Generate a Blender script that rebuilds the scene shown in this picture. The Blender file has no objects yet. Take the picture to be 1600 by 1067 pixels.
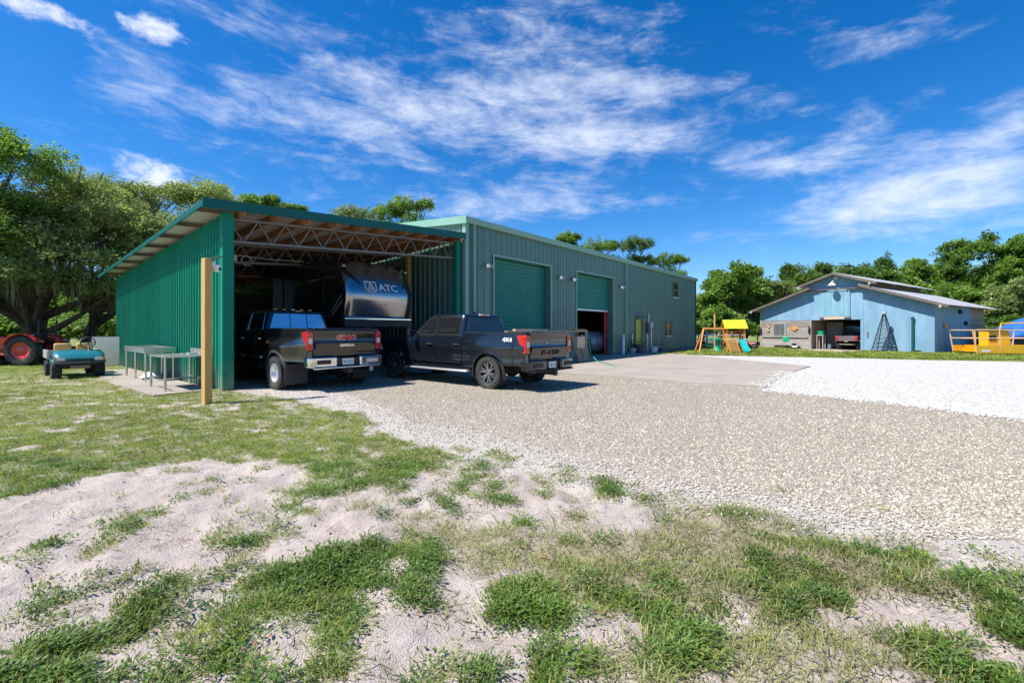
import bpy, bmesh, math, random
import numpy as np
from mathutils import Vector, Matrix
R = math.radians
random.seed(7); rng = np.random.default_rng(11)
scene = bpy.context.scene
C = scene.collection

# ------------------------------------------------------------------ camera
FPX, CX, HZ, CAMH = 700.0, 800.0, 515.0, 1.5        # focal length, centre and horizon in photo pixels
cam_d = bpy.data.cameras.new('camera'); cam = bpy.data.objects.new('camera', cam_d); C.objects.link(cam)
cam.location = (0, 0, CAMH); cam.rotation_euler = (R(90), 0, 0)
cam_d.sensor_width = 36.0; cam_d.lens = FPX / 1600 * 36; cam_d.shift_y = -(533.5 - HZ) / 1600
cam_d.clip_start = 0.05; cam_d.clip_end = 3000
scene.camera = cam

# ------------------------------------------------------------------ light
to_sun = Vector((-0.638, -0.25, 1.0)).normalized()
el = math.asin(to_sun.z); az = math.atan2(to_sun.x, to_sun.y)
sd = bpy.data.lights.new('sun', 'SUN'); sun = bpy.data.objects.new('sun', sd); C.objects.link(sun)
sd.energy = 5.0; sd.angle = R(0.53); sd.color = (1.0, 0.955, 0.88)
sun.rotation_euler = to_sun.to_track_quat('Z', 'Y').to_euler(); sun.location = (-20, -5, 40)

world = bpy.data.worlds.new('World'); scene.world = world; world.use_nodes = True
wt = world.node_tree; wt.nodes.clear()
def WN(t, **k):
    n = wt.nodes.new(t)
    for a, b in k.items(): setattr(n, a, b)
    return n
def wmath(op, a, b=None, c=None, clamp=False):
    n = WN('ShaderNodeMath', operation=op); n.use_clamp = clamp
    for i, x in enumerate((a, b, c)):
        if x is None: continue
        if isinstance(x, (int, float)): n.inputs[i].default_value = x
        else: wt.links.new(x, n.inputs[i])
    return n.outputs[0]
sky = WN('ShaderNodeTexSky', sky_type='NISHITA'); sky.sun_disc = False
sky.sun_elevation = el; sky.sun_rotation = az % (2 * math.pi)
sky.altitude = 0; sky.air_density = 1.0; sky.dust_density = 0.4; sky.ozone_density = 4.5
hsv = WN('ShaderNodeHueSaturation'); hsv.inputs['Saturation'].default_value = 1.3; hsv.inputs['Value'].default_value = 0.95
tint = WN('ShaderNodeMix', data_type='RGBA', blend_type='MULTIPLY'); tint.inputs[0].default_value = 1.0; tint.inputs[7].default_value = (.95, 1.0, 1.13, 1)
wt.links.new(sky.outputs[0], tint.inputs[6]); wt.links.new(tint.outputs[2], hsv.inputs['Color'])
tc = WN('ShaderNodeTexCoord'); sep = WN('ShaderNodeSeparateXYZ'); wt.links.new(tc.outputs['Generated'], sep.inputs[0])
X_, Y_, Z_ = sep.outputs
A_ = wmath('ARCTAN2', X_, Y_)                        # azimuth, 0 = north (+Y), right positive
E_ = wmath('ARCSINE', Z_)
# cloud layer: thin streaked cirrus, wind drawn; coordinates on the sky dome
def cvec(sa, se, off):
    c = WN('ShaderNodeCombineXYZ')
    wt.links.new(wmath('MULTIPLY_ADD', A_, sa, off), c.inputs[0])
    e2 = wmath('MULTIPLY_ADD', A_, 0.03, E_)
    wt.links.new(wmath('MULTIPLY', e2, se), c.inputs[1]); c.inputs[2].default_value = off
    return c.outputs[0]
def wnoise(vec, scale, detail, rough, dist=0.0):
    n = WN('ShaderNodeTexNoise'); n.inputs['Scale'].default_value = scale; n.inputs['Detail'].default_value = detail
    n.inputs['Roughness'].default_value = rough; n.inputs['Distortion'].default_value = dist
    wt.links.new(vec, n.inputs['Vector']); return n.outputs['Fac']
streak = wnoise(cvec(2.4, 8.5, 3.1), 2.3, 10, 0.66, 0.35)
cover = wnoise(cvec(1.1, 2.6, 9.0), 1.35, 3, 0.5, 0.2)
puff = wnoise(cvec(6.0, 10.0, 5.5), 2.4, 9, 0.64, 0.25)
def blob(px, py, rx, ry, amp):
    a0 = math.atan2(px - CX, FPX); d = math.hypot(px - CX, FPX); e0 = math.atan2(HZ - py, d)
    ra = rx / FPX * math.cos(a0) ** 2; re = ry / FPX * math.cos(a0)
    da = wmath('DIVIDE', wmath('SUBTRACT', A_, a0), ra); de = wmath('DIVIDE', wmath('SUBTRACT', E_, e0), re)
    r2 = wmath('ADD', wmath('MULTIPLY', da, da), wmath('MULTIPLY', de, de))
    return wmath('MULTIPLY', wmath('EXPONENT', wmath('MULTIPLY', r2, -1.0)), amp)
tot = None
for b in ((900, 120, 190, 105, .33), (1000, 150, 80, 50, .18), (1470, 275, 260, 70, .42), (1330, 345, 260, 24, .26), (300, 145, 260, 55, .27), (470, 175, 220, 45, .12),
          (800, 322, 200, 26, .34), (1330, 75, 160, 22, .22), (420, 40, 200, 30, .2), (420, 250, 330, 40, .12), (960, 220, 130, 20, .25), (1230, 255, 90, 14, .3), (640, 180, 200, 40, .14)):
    o = blob(*b); tot = o if tot is None else wmath('ADD', tot, o)
cf = wmath('ADD', wmath('MULTIPLY', wmath('SUBTRACT', streak, 0.5), 1.0), wmath('MULTIPLY', wmath('SUBTRACT', cover, 0.56), 0.7))
cf = wmath('ADD', cf, tot)
cf = wmath('ADD', cf, wmath('MULTIPLY', wmath('SUBTRACT', puff, 0.5), 0.45))
mr = WN('ShaderNodeMapRange', interpolation_type='SMOOTHSTEP'); wt.links.new(cf, mr.inputs[0])
mr.inputs[1].default_value = 0.05; mr.inputs[2].default_value = 0.66; mr.inputs[3].default_value = 0.0; mr.inputs[4].default_value = 0.86
# one small cumulus over the oaks
def cum(k):
    o = None
    for px, py, rx, ry in ((240,272,70,34),(60,14,120,18),(235,44,62,22)):
        b_ = blob(px, py, rx*k, ry*k, 1.0); o = b_ if o is None else wmath('MAXIMUM', o, b_)
    return o
cu = wmath('ADD', cum(1.0), wmath('MULTIPLY', wmath('SUBTRACT', puff, 0.5), 2.6))
mr2 = WN('ShaderNodeMapRange', interpolation_type='SMOOTHSTEP'); wt.links.new(cu, mr2.inputs[0])
mr2.inputs[1].default_value = 0.4; mr2.inputs[2].default_value = 1.15; mr2.inputs[4].default_value = 0.85
cu2 = wmath('MULTIPLY', mr2.outputs[0], wmath('MINIMUM', wmath('MULTIPLY', cum(1.4), 2.5), 1.0))
fac = wmath('MAXIMUM', mr.outputs[0], cu2)
fac = wmath('MULTIPLY', fac, wmath('GREATER_THAN', Z_, 0.0))
mixc = WN('ShaderNodeMix', data_type='RGBA'); wt.links.new(fac, mixc.inputs[0])
wt.links.new(hsv.outputs[0], mixc.inputs[6]); mixc.inputs[7].default_value = (6.4, 6.8, 7.7, 1)
bg = WN('ShaderNodeBackground'); bg.inputs[1].default_value = 0.105; wt.links.new(mixc.outputs[2], bg.inputs[0])
wo = WN('ShaderNodeOutputWorld'); wt.links.new(bg.outputs[0], wo.inputs[0])

scene.view_settings.view_transform = 'Standard'; scene.view_settings.look = 'None'
scene.view_settings.exposure = 0.62; scene.view_settings.gamma = 1.0
scene.render.engine = 'CYCLES'
scene.cycles.max_bounces = 6; scene.cycles.diffuse_bounces = 4; scene.cycles.glossy_bounces = 3; scene.cycles.transparent_max_bounces = 4
scene.cycles.caustics_reflective = False; scene.cycles.caustics_refractive = False

# ------------------------------------------------------------------ helpers
def P(px, py, z=0.0):
    "ground point (at height z) seen at a photo pixel"
    d = FPX * (CAMH - z) / (py - HZ); return Vector(((px - CX) / FPX * d, d, z))
def at(px, depth, z=0.0): return Vector(((px - CX) / FPX * depth, depth, z))

class MB:
    def __init__(s): s.v = []; s.f = []
    def add(s, vs, fs):
        n = len(s.v); s.v.extend([tuple(v) for v in vs]); s.f.extend([tuple(i + n for i in f) for f in fs]); return s
    def box(s, x0, x1, y0, y1, z0, z1):
        return s.add([(x0,y0,z0),(x1,y0,z0),(x1,y1,z0),(x0,y1,z0),(x0,y0,z1),(x1,y0,z1),(x1,y1,z1),(x0,y1,z1)],
                     [(0,3,2,1),(4,5,6,7),(0,1,5,4),(1,2,6,5),(2,3,7,6),(3,0,4,7)])
    def bar(s, p0, p1, w, h=None, up=(0,0,1)):
        p0, p1 = Vector(p0), Vector(p1); h = h or w; d = (p1 - p0).normalized(); u = Vector(up)
        a = d.cross(u)
        if a.length < 1e-4: a = d.cross(Vector((1,0,0)))
        a.normalize(); b = a.cross(d); a = a * w / 2; b = b * h / 2
        return s.add([p0-a-b,p0+a-b,p0+a+b,p0-a+b,p1-a-b,p1+a-b,p1+a+b,p1-a+b],
                     [(0,3,2,1),(4,5,6,7),(0,1,5,4),(1,2,6,5),(2,3,7,6),(3,0,4,7)])
    def cyl(s, p0, p1, r0, r1=None, n=12, caps=True):
        return s.tube([p0, p1], [r0, r0 if r1 is None else r1], n, caps)
    def tube(s, pts, r, n=8, caps=True):
        pts = [Vector(p) for p in pts]; k = len(pts); rs = r if isinstance(r, (list, tuple)) else [r] * k
        vs, fs = [], []; ref = None
        for i, p in enumerate(pts):
            d = (pts[min(i+1,k-1)] - pts[max(i-1,0)]).normalized()
            if ref is None: ref = d.cross(Vector((0,0,1)) if abs(d.z) < .9 else Vector((1,0,0))).normalized()
            a = (ref - d * ref.dot(d)).normalized(); b = d.cross(a); ref = a
            for j in range(n):
                t = 2*math.pi*j/n; vs.append(p + (a*math.cos(t) + b*math.sin(t)) * rs[i])
        for i in range(k-1):
            for j in range(n): fs.append((i*n+j, i*n+(j+1)%n, (i+1)*n+(j+1)%n, (i+1)*n+j))
        if caps: fs.append(tuple(range(n-1,-1,-1))); fs.append(tuple((k-1)*n+j for j in range(n)))
        return s.add(vs, fs)
    def prism(s, poly, a, b, ax='y'):
        "poly: 2-D outline; extruded along ax from a to b"
        def m(p, t): return {'y': (p[0], t, p[1]), 'x': (t, p[0], p[1]), 'z': (p[0], p[1], t)}[ax]
        n = len(poly); vs = [m(p, a) for p in poly] + [m(p, b) for p in poly]
        fs = [tuple(range(n)), tuple(range(2*n-1, n-1, -1))] + [(i, (i+1)%n, n+(i+1)%n, n+i) for i in range(n)]
        return s.add(vs, fs)
    def lathe(s, prof, c=(0,0,0), ax='y', n=24, closed=False, caps=True):
        c = Vector(c); vs, fs = [], []; k = len(prof)
        for r, h in prof:
            for j in range(n):
                t = 2*math.pi*j/n; a, b = r*math.cos(t), r*math.sin(t)
                vs.append(c + Vector({'y': (a, h, b), 'x': (h, a, b), 'z': (a, b, h)}[ax]))
        rng_ = range(k if closed else k-1)
        for i in rng_:
            for j in range(n): fs.append((i*n+j, i*n+(j+1)%n, ((i+1)%k)*n+(j+1)%n, ((i+1)%k)*n+j))
        if not closed and caps:
            if prof[0][0] > 1e-5: fs.append(tuple(range(n)))
            if prof[-1][0] > 1e-5: fs.append(tuple((k-1)*n+j for j in range(n)))
        return s.add(vs, fs)
    def grid(s, rows, wrap=False):
        k, n = len(rows), len(rows[0]); vs = [p for r in rows for p in r]; fs = []
        for i in range(k-1):
            for j in range(n if wrap else n-1): fs.append((i*n+j, i*n+(j+1)%n, (i+1)*n+(j+1)%n, (i+1)*n+j))
        return s.add(vs, fs)
    def poly(s, pts): return s.add(pts, [tuple(range(len(pts)))])
    def build(s, name, mat, parent=None, loc=(0,0,0), rotz=0.0, smooth=False, bevel=0.0, recalc=True, solid=0.0, ang=38):
        me = bpy.data.meshes.new(name); me.from_pydata(s.v, [], s.f)
        if recalc and len(s.f) < 60000:
            bm = bmesh.new(); bm.from_mesh(me); bmesh.ops.recalc_face_normals(bm, faces=bm.faces); bm.to_mesh(me); bm.free()
        if mat: me.materials.append(mat)
        if smooth or bevel:
            me.shade_smooth(); me.set_sharp_from_angle(angle=R(ang))
        o = bpy.data.objects.new(name, me); C.objects.link(o); o.location = loc; o.rotation_euler = (0, 0, rotz)
        if parent: o.parent = parent
        if solid:
            m = o.modifiers.new('solid', 'SOLIDIFY'); m.thickness = solid; m.offset = 0
        if bevel:
            m = o.modifiers.new('bevel', 'BEVEL'); m.width = bevel; m.segments = 2; m.limit_method = 'ANGLE'; m.angle_limit = R(40)
            m.harden_normals = False
        return o

def tag(o, label=None, cat=None, group=None, kind=None):
    if label: o['label'] = label
    if cat: o['category'] = cat
    if group: o['group'] = group
    if kind: o['kind'] = kind
    return o
def thing(name, label, cat, loc=(0,0,0), rotz=0.0, group=None):
    o = bpy.data.objects.new(name, None); C.objects.link(o); o.location = loc; o.rotation_euler = (0,0,rotz); o.empty_display_size = .3
    return tag(o, label, cat, group)
def dup(o, mesh_owner_parent=None, loc=None, rotz=None):
    c = o.copy(); C.objects.link(c); c.parent = mesh_owner_parent
    if loc is not None: c.location = loc
    if rotz is not None: c.rotation_euler = (0,0,rotz)
    for ch in list(o.children): dup(ch, c)
    return c
def text(name, s, size, mat, parent, loc, rot, extrude=.004, bold=0.0, sx=1.0, shear=0.0):
    cu = bpy.data.curves.new(name, 'FONT'); cu.body = s; cu.size = size; cu.extrude = extrude; cu.offset = bold
    cu.align_x = 'CENTER'; cu.align_y = 'CENTER'; cu.shear = shear; cu.resolution_u = 3
    t = bpy.data.objects.new(name + '_tmp', cu); C.objects.link(t)
    bpy.context.view_layer.update()
    me = bpy.data.meshes.new_from_object(t.evaluated_get(bpy.context.evaluated_depsgraph_get()))
    bpy.data.objects.remove(t); me.name = name; me.materials.clear(); me.materials.append(mat)
    o = bpy.data.objects.new(name, me); C.objects.link(o); o.parent = parent; o.location = loc; o.rotation_euler = rot; o.scale = (sx, 1, 1)
    return o

# ------------------------------------------------------------------ materials
MATS = {}
def mat(name, col, rough=.5, metal=0.0, var=.12, scale=3.0, bump=0.0, bscale=60.0, coat=0.0, spec=.5, col2=None, c2lo=.45, c2hi=.65, c2scale=2.0, stretch=(1,1,1), rand=0.0, emit=None, dirt=0.0):
    m = bpy.data.materials.new(name); m.use_nodes = True; nt = m.node_tree; b = nt.nodes['Principled BSDF']; L = nt.links.new
    tcn = nt.nodes.new('ShaderNodeTexCoord'); mp = nt.nodes.new('ShaderNodeMapping'); mp.inputs['Scale'].default_value = stretch
    L(tcn.outputs['Object'], mp.inputs[0])
    n = nt.nodes.new('ShaderNodeTexNoise'); n.inputs['Scale'].default_value = scale; n.inputs['Detail'].default_value = 6; n.inputs['Roughness'].default_value = .6
    L(mp.outputs[0], n.inputs['Vector'])
    mx = nt.nodes.new('ShaderNodeMix'); mx.data_type = 'RGBA'
    L(n.outputs['Fac'], mx.inputs[0])
    mx.inputs[6].default_value = (*[max(0, c*(1-var*1.6)) for c in col], 1); mx.inputs[7].default_value = (*[min(1, c*(1+var*1.6)) for c in col], 1)
    out = mx.outputs[2]
    if col2:
        n2 = nt.nodes.new('ShaderNodeTexNoise'); n2.inputs['Scale'].default_value = c2scale; n2.inputs['Detail'].default_value = 7; n2.inputs['Roughness'].default_value = .65
        L(mp.outputs[0], n2.inputs['Vector'])
        r = nt.nodes.new('ShaderNodeMapRange'); r.inputs[1].default_value = c2lo; r.inputs[2].default_value = c2hi; L(n2.outputs['Fac'], r.inputs[0])
        m2 = nt.nodes.new('ShaderNodeMix'); m2.data_type = 'RGBA'; L(r.outputs[0], m2.inputs[0]); L(out, m2.inputs[6]); m2.inputs[7].default_value = (*col2, 1); out = m2.outputs[2]
    if rand:
        oi = nt.nodes.new('ShaderNodeObjectInfo'); h = nt.nodes.new('ShaderNodeHueSaturation')
        r = nt.nodes.new('ShaderNodeMapRange'); r.inputs[3].default_value = 1-rand; r.inputs[4].default_value = 1+rand; L(oi.outputs['Random'], r.inputs[0])
        L(r.outputs[0], h.inputs['Value']); L(out, h.inputs['Color']); out = h.outputs[0]
    if dirt:                                        # rain-splashed soil near the foot of a wall
        sp = nt.nodes.new('ShaderNodeSeparateXYZ'); L(tcn.outputs['Object'], sp.inputs[0])
        nd = nt.nodes.new('ShaderNodeTexNoise'); nd.inputs['Scale'].default_value = 3.5; nd.inputs['Detail'].default_value = 8; L(tcn.outputs['Object'], nd.inputs['Vector'])
        sb = nt.nodes.new('ShaderNodeMath'); sb.operation = 'MULTIPLY_ADD'; L(nd.outputs['Fac'], sb.inputs[0]); sb.inputs[1].default_value = -1.1; L(sp.outputs[2], sb.inputs[2])
        rd = nt.nodes.new('ShaderNodeMapRange'); L(sb.outputs[0], rd.inputs[0]); rd.inputs[1].default_value = -.6; rd.inputs[2].default_value = .12; rd.inputs[3].default_value = dirt; rd.inputs[4].default_value = 0
        md = nt.nodes.new('ShaderNodeMix'); md.data_type = 'RGBA'; L(rd.outputs[0], md.inputs[0]); L(out, md.inputs[6]); md.inputs[7].default_value = (.33,.28,.22,1); out = md.outputs[2]
    L(out, b.inputs['Base Color'])
    b.inputs['Roughness'].default_value = rough; b.inputs['Metallic'].default_value = metal
    b.inputs['Coat Weight'].default_value = coat; b.inputs['Coat Roughness'].default_value = .04; b.inputs['Specular IOR Level'].default_value = spec
    if bump:
        n3 = nt.nodes.new('ShaderNodeTexNoise'); n3.inputs['Scale'].default_value = bscale; n3.inputs['Detail'].default_value = 4; L(mp.outputs[0], n3.inputs['Vector'])
        bp = nt.nodes.new('ShaderNodeBump'); bp.inputs['Strength'].default_value = min(1, bump); bp.inputs['Distance'].default_value = .02; L(n3.outputs['Fac'], bp.inputs['Height']); L(bp.outputs[0], b.inputs['Normal'])
    if emit: b.inputs['Emission Color'].default_value = (*emit, 1); b.inputs['Emission Strength'].default_value = 1.0
    MATS[name] = m; return m
def leafmat(name, col, trans, var=.35, yel=(.22,.24,.03), tw=.35):
    m = bpy.data.materials.new(name); m.use_nodes = True; nt = m.node_tree; nt.nodes.clear(); L = nt.links.new
    oi = nt.nodes.new('ShaderNodeObjectInfo'); geo = nt.nodes.new('ShaderNodeNewGeometry')
    n = nt.nodes.new('ShaderNodeTexNoise'); n.inputs['Scale'].default_value = .55; n.inputs['Detail'].default_value = 3; L(geo.outputs['Position'], n.inputs['Vector'])
    ad = nt.nodes.new('ShaderNodeMath'); ad.operation = 'MULTIPLY_ADD'; L(oi.outputs['Random'], ad.inputs[0]); ad.inputs[1].default_value = .55; L(n.outputs['Fac'], ad.inputs[2])
    r = nt.nodes.new('ShaderNodeMapRange'); r.inputs[1].default_value = .4; r.inputs[2].default_value = 1.15; L(ad.outputs[0], r.inputs[0])
    def mixed(c):
        mx = nt.nodes.new('ShaderNodeMix'); mx.data_type = 'RGBA'; L(r.outputs[0], mx.inputs[0])
        mx.inputs[6].default_value = (*[x*(1-var) for x in c], 1); mx.inputs[7].default_value = (*[x*(1+var)*.8 + y*.2 for x, y in zip(c, yel)], 1); return mx.outputs[2]
    d = nt.nodes.new('ShaderNodeBsdfPrincipled'); d.inputs['Roughness'].default_value = .55; d.inputs['Specular IOR Level'].default_value = .35; L(mixed(col), d.inputs['Base Color'])
    t = nt.nodes.new('ShaderNodeBsdfTranslucent'); L(mixed(trans), t.inputs['Color'])
    ms = nt.nodes.new('ShaderNodeMixShader'); ms.inputs[0].default_value = tw; L(d.outputs[0], ms.inputs[1]); L(t.outputs[0], ms.inputs[2])
    o = nt.nodes.new('ShaderNodeOutputMaterial'); L(ms.outputs[0], o.inputs[0]); MATS[name] = m; return m

m_green   = mat('green_steel', (.004,.21,.13), .5, .0, .16, 1.2, spec=.2, col2=(.02,.24,.155), c2lo=.55, c2hi=.9, stretch=(1,1,.25), rand=.07, dirt=.5)
m_greent  = mat('green_trim', (.006,.105,.09), .4, 0, .1, 2, spec=.3)
m_shop    = mat('dark_green_panel', (.105,.2,.16), .4, 0, .1, 1.0, coat=.15, col2=(.1,.215,.195), c2lo=.5, c2hi=.85, stretch=(1,1,.15), rand=.05, dirt=.5)
m_shopt   = mat('pale_green_trim', (.21,.39,.30), .4, 0, .08, 2, coat=.1)
m_roll    = mat('green_shutter', (.012,.2,.155), .38, 0, .12, 1.5, coat=.2)
m_galv    = mat('galvanised_sheet', (.50,.52,.53), .42, .55, .18, 3, bump=.05)
m_sheet_under = mat('pale_roof_sheet', (.74,.73,.69), .5, .1, .15, 2)
m_steel   = mat('grey_steel', (.22,.175,.145), .5, .5, .2, 6, col2=(.2,.13,.09), c2lo=.6, c2hi=.75)
m_stain   = mat('stainless', (.62,.60,.56), .3, .85, .12, 4, bump=.03)
m_wood    = mat('brown_timber', (.42,.19,.08), .75, 0, .3, 4, bump=.3, stretch=(8,.6,8), rand=.3)
m_pole    = mat('yellow_pine', (.62,.36,.11), .7, 0, .2, 5, bump=.2, bscale=40, stretch=(6,6,.5), col2=(.33,.18,.06), c2lo=.6, c2hi=.72)
m_grey_wood = mat('weathered_wood', (.36,.33,.30), .85, 0, .4, 5, bump=.5, bscale=30, stretch=(.5,4,9), col2=(.2,.13,.09), c2lo=.5, c2hi=.72, c2scale=3, rand=.28)
m_tanwood = mat('raw_board', (.42,.31,.2), .8, 0, .3, 4, bump=.3, stretch=(.6,4,8), rand=.2)
m_conc    = mat('concrete', (.33,.285,.24), .85, 0, .22, .8, bump=.15, bscale=30, col2=(.40,.35,.30), c2lo=.5, c2hi=.75, c2scale=.5)
m_blk     = mat('black_paint', (.008,.008,.009), .22, .0, .1, 2, coat=1.0)
m_navy    = mat('dark_blue_paint', (.010,.014,.021), .22, .25, .1, 2, coat=1.0)
m_plast   = mat('black_plastic', (.022,.022,.023), .6, 0, .2, 8, bump=.1)
m_rubber  = mat('tyre_rubber', (.035,.034,.033), .85, 0, .3, 9, bump=.3, bscale=50, col2=(.12,.105,.09), c2lo=.5, c2hi=.8, c2scale=4)
m_chrome  = mat('chrome', (.75,.75,.75), .09, 1.0, .03, 3)
m_alloy   = mat('alloy', (.74,.75,.76), .3, .6, .08, 5)
m_darkrim = mat('dark_rim', (.06,.06,.063), .35, .7, .1, 5)
m_dark    = mat('dark_void', (.012,.012,.013), .8, 0, .1, 4)
m_glass   = mat('tinted_glass', (.012,.014,.016), .03, 0, .02, 1, spec=.6, coat=.25)
m_mirror  = mat('mirror_tint', (.55,.6,.66), .03, .9, .02, 1)
m_red     = mat('red_lens', (.55,.012,.015), .15, 0, .1, 12, coat=1.0)
m_redlit  = mat('clear_lens', (.75,.6,.58), .12, 0, .06, 10, coat=1.0)
m_white   = mat('white_paint', (.78,.78,.77), .45, 0, .05, 3)
m_plate   = mat('plate', (.7,.76,.74), .4, 0, .12, 30)
m_platetx = mat('plate_ink', (.05,.2,.12), .5)
m_orange  = mat('orange_lens', (.75,.2,.02), .25, 0, .05, 3, coat=.6)
m_silver  = mat('brushed_front', (.36,.36,.37), .2, .95, .05, 2)
m_trail   = mat('trailer_black', (.012,.013,.015), .25, .2, .1, 2, coat=.7)
m_graphic = mat('graphic_grey', (.42,.46,.5), .35, .3, .05, 3)
m_tractor = mat('red_tractor', (.62,.03,.012), .38, 0, .12, 3, coat=.5)
m_teal    = mat('teal_cart', (.012,.16,.2), .35, 0, .25, 5, coat=.4, col2=(.2,.32,.33), c2lo=.6, c2hi=.75)
m_tan     = mat('tan_vinyl', (.6,.40,.17), .65, 0, .2, 5, col2=(.16,.1,.05), c2lo=.58, c2hi=.66, c2scale=5)
m_bluep   = mat('barn_blue', (.19,.34,.47), .75, 0, .16, 1.0, bump=.15, col2=(.27,.42,.53), c2lo=.45, c2hi=.8, stretch=(1,1,.35))
m_blued   = mat('barn_hatch_blue', (.19,.38,.48), .7, 0, .2, 1.5, bump=.15, col2=(.28,.46,.5), c2lo=.5, c2hi=.7, stretch=(2,2,.3))
m_barnroof= mat('barn_roof_sheet', (.40,.41,.43), .5, .5, .15, 2, col2=(.27,.24,.22), c2lo=.5, c2hi=.8)
m_yellow  = mat('yellow_lift', (.78,.42,.012), .45, 0, .18, 3, coat=.3, col2=(.5,.26,.03), c2lo=.6, c2hi=.75)
m_rail    = mat('pinkish_rail', (.68,.45,.26), .5, 0, .2, 6)
m_tarp    = mat('blue_tarp', (.03,.14,.5), .45, 0, .2, 4, bump=.4, bscale=6)
m_lime    = mat('lime_canvas', (.46,.5,.012), .6, 0, .08, 5)
m_limedoor= mat('lime_door', (.42,.50,.06), .5, 0, .1, 2)
m_cedar   = mat('cedar', (.62,.26,.06), .7, 0, .2, 5, bump=.1)
m_cedarl  = mat('light_cedar', (.75,.46,.18), .7, 0, .2, 5)
m_slide   = mat('teal_slide', (.01,.36,.36), .35, 0, .08, 3, coat=.3)
m_toygreen= mat('toy_green', (.0,.40,.21), .4, 0, .06, 3, coat=.2)
m_toyred  = mat('toy_red', (.7,.05,.05), .4, 0, .06, 3, coat=.2)
m_pink    = mat('toy_pink', (.75,.2,.3), .4, 0, .06, 3)
m_bark    = mat('oak_bark', (.11,.085,.065), .95, 0, .45, 3, bump=.9, bscale=9, col2=(.2,.18,.15), c2lo=.5, c2hi=.7, stretch=(3,3,.7))
m_moss    = mat('spanish_moss', (.2,.195,.135), .95, 0, .3, 5)
m_terracotta = mat('pot_violet', (.10,.06,.11), .6, 0, .15, 5)
m_tank    = mat('blue_grey_tank', (.20,.25,.32), .35, .4, .15, 4)
m_cream   = mat('cardboard', (.55,.44,.32), .8, 0, .12, 5)
m_hose    = mat('green_hose', (.03,.33,.17), .45, 0, .1, 3)
m_maroon  = mat('utv_grey_red', (.19,.15,.17), .4, .2, .15, 4, coat=.4)
m_win     = mat('window_pane', (.018,.022,.024), .05, 0, .05, 1, spec=.8)
m_log     = mat('grey_log', (.16,.13,.105), .95, 0, .35, 4, bump=.6, bscale=12)
m_leaf_oak = leafmat('oak_leaf', (.27,.335,.12), (.37,.49,.13), .42, tw=.38)
m_leaf_bri = leafmat('bright_leaf', (.145,.265,.045), (.26,.46,.06), .5)
m_leaf_dk = leafmat('dark_leaf', (.095,.185,.038), (.18,.33,.05), .5)
m_grass   = leafmat('grass_blade', (.25,.31,.055), (.36,.46,.07), .4, (.48,.42,.1))
m_dry     = leafmat('dry_blade', (.335,.325,.13), (.38,.38,.14), .45, (.14,.28,.05))
m_weed    = leafmat('weed_leaf', (.085,.18,.03), (.15,.30,.04), .5, (.28,.30,.05))
m_litter  = mat('fallen_leaf', (.36,.14,.05), .7, 0, .3, 9)
# ------------------------------------------------------------------ noise
_perm = np.random.default_rng(3).random((256, 256))
def vnoise(x, y):
    xi = np.floor(x).astype(int); yi = np.floor(y).astype(int); fx = x - xi; fy = y - yi
    fx = fx*fx*(3-2*fx); fy = fy*fy*(3-2*fy)
    g = lambda i, j: _perm[i % 256, j % 256]
    return (g(xi,yi)*(1-fx)+g(xi+1,yi)*fx)*(1-fy) + (g(xi,yi+1)*(1-fx)+g(xi+1,yi+1)*fx)*fy
def fbm(x, y, s, o=4, off=0.0):
    v = 0; a = .5; t = 0
    for k in range(o):
        v = v + a*vnoise(x*s + 17.3*k + off, y*s + 9.1*k + off*1.7); t += a; a *= .55; s *= 2.03
    return v/t
def inpoly(px, py, poly):
    r = np.zeros(px.shape, bool); n = len(poly)
    for i in range(n):
        (x0,y0),(x1,y1) = poly[i], poly[(i+1)%n]
        c = ((y0 > py) != (y1 > py)); xx = (x1-x0)*(py-y0)/((y1-y0) or 1e-9) + x0
        r ^= c & (px < xx)
    return r
def sm(x, a, b): t = np.clip((x-a)/(b-a), 0, 1); return t*t*(3-2*t)

# ------------------------------------------------------------------ ground layout (world metres; pixel = where the photo shows it)
GB = [(-9000,300),(322,300),(330,612),(430,618),(520,636),(600,664),(650,690),(740,700),(850,728),(1000,768),(1150,792),(1300,822),(1450,843),(1600,880),(1800,930),(2400,1080),(4000,1400)]
GBW = [P(*p) for p in GB[2:]]                        # near edge of the gravel
gbx = np.array([p[0] for p in GB], float); gby = np.array([p[1] for p in GB], float)
def topix(x, y):
    yy = np.maximum(y, .6); return CX + FPX*x/yy, HZ + FPX*CAMH/yy
def gravel_side(x, y):
    "pixels above (+) or below (-) the near gravel edge"
    px, py = topix(x, y); return np.interp(px, gbx, gby) - py
# building frame: origin = front left corner of the open shed, u along the fronts, v into the buildings
O = Vector((-7.1, 11.05)); ANG = math.atan2(.769, .64); U = Vector((math.cos(ANG), math.sin(ANG))); V = Vector((-U.y, U.x))
def B(u, v, z=0.0): p = O + U*u + V*v; return Vector((p.x, p.y, z))
def tob(x, y): dx, dy = x - O.x, y - O.y; return dx*U.x + dy*U.y, dx*V.x + dy*V.y
SAND = [[(-400,830),(0,772),(130,752),(250,728),(340,713),(430,722),(500,765),(570,800),(600,835),(480,862),(330,880),(230,905),(110,960),(0,1030),(-400,1120)]]
LAWN = [(-900,560),(330,575),(360,614),(450,622),(560,650),(650,690),(720,712),(640,745),(560,752),(450,728),(330,712),(240,726),(110,752),(-60,785),(-900,900)]
BOTG = [(-900,1500),(-400,1150),(0,1035),(110,968),(200,915),(280,895),(420,862),(540,846),(590,880),(600,960),(570,1067),(560,1500)]
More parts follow.
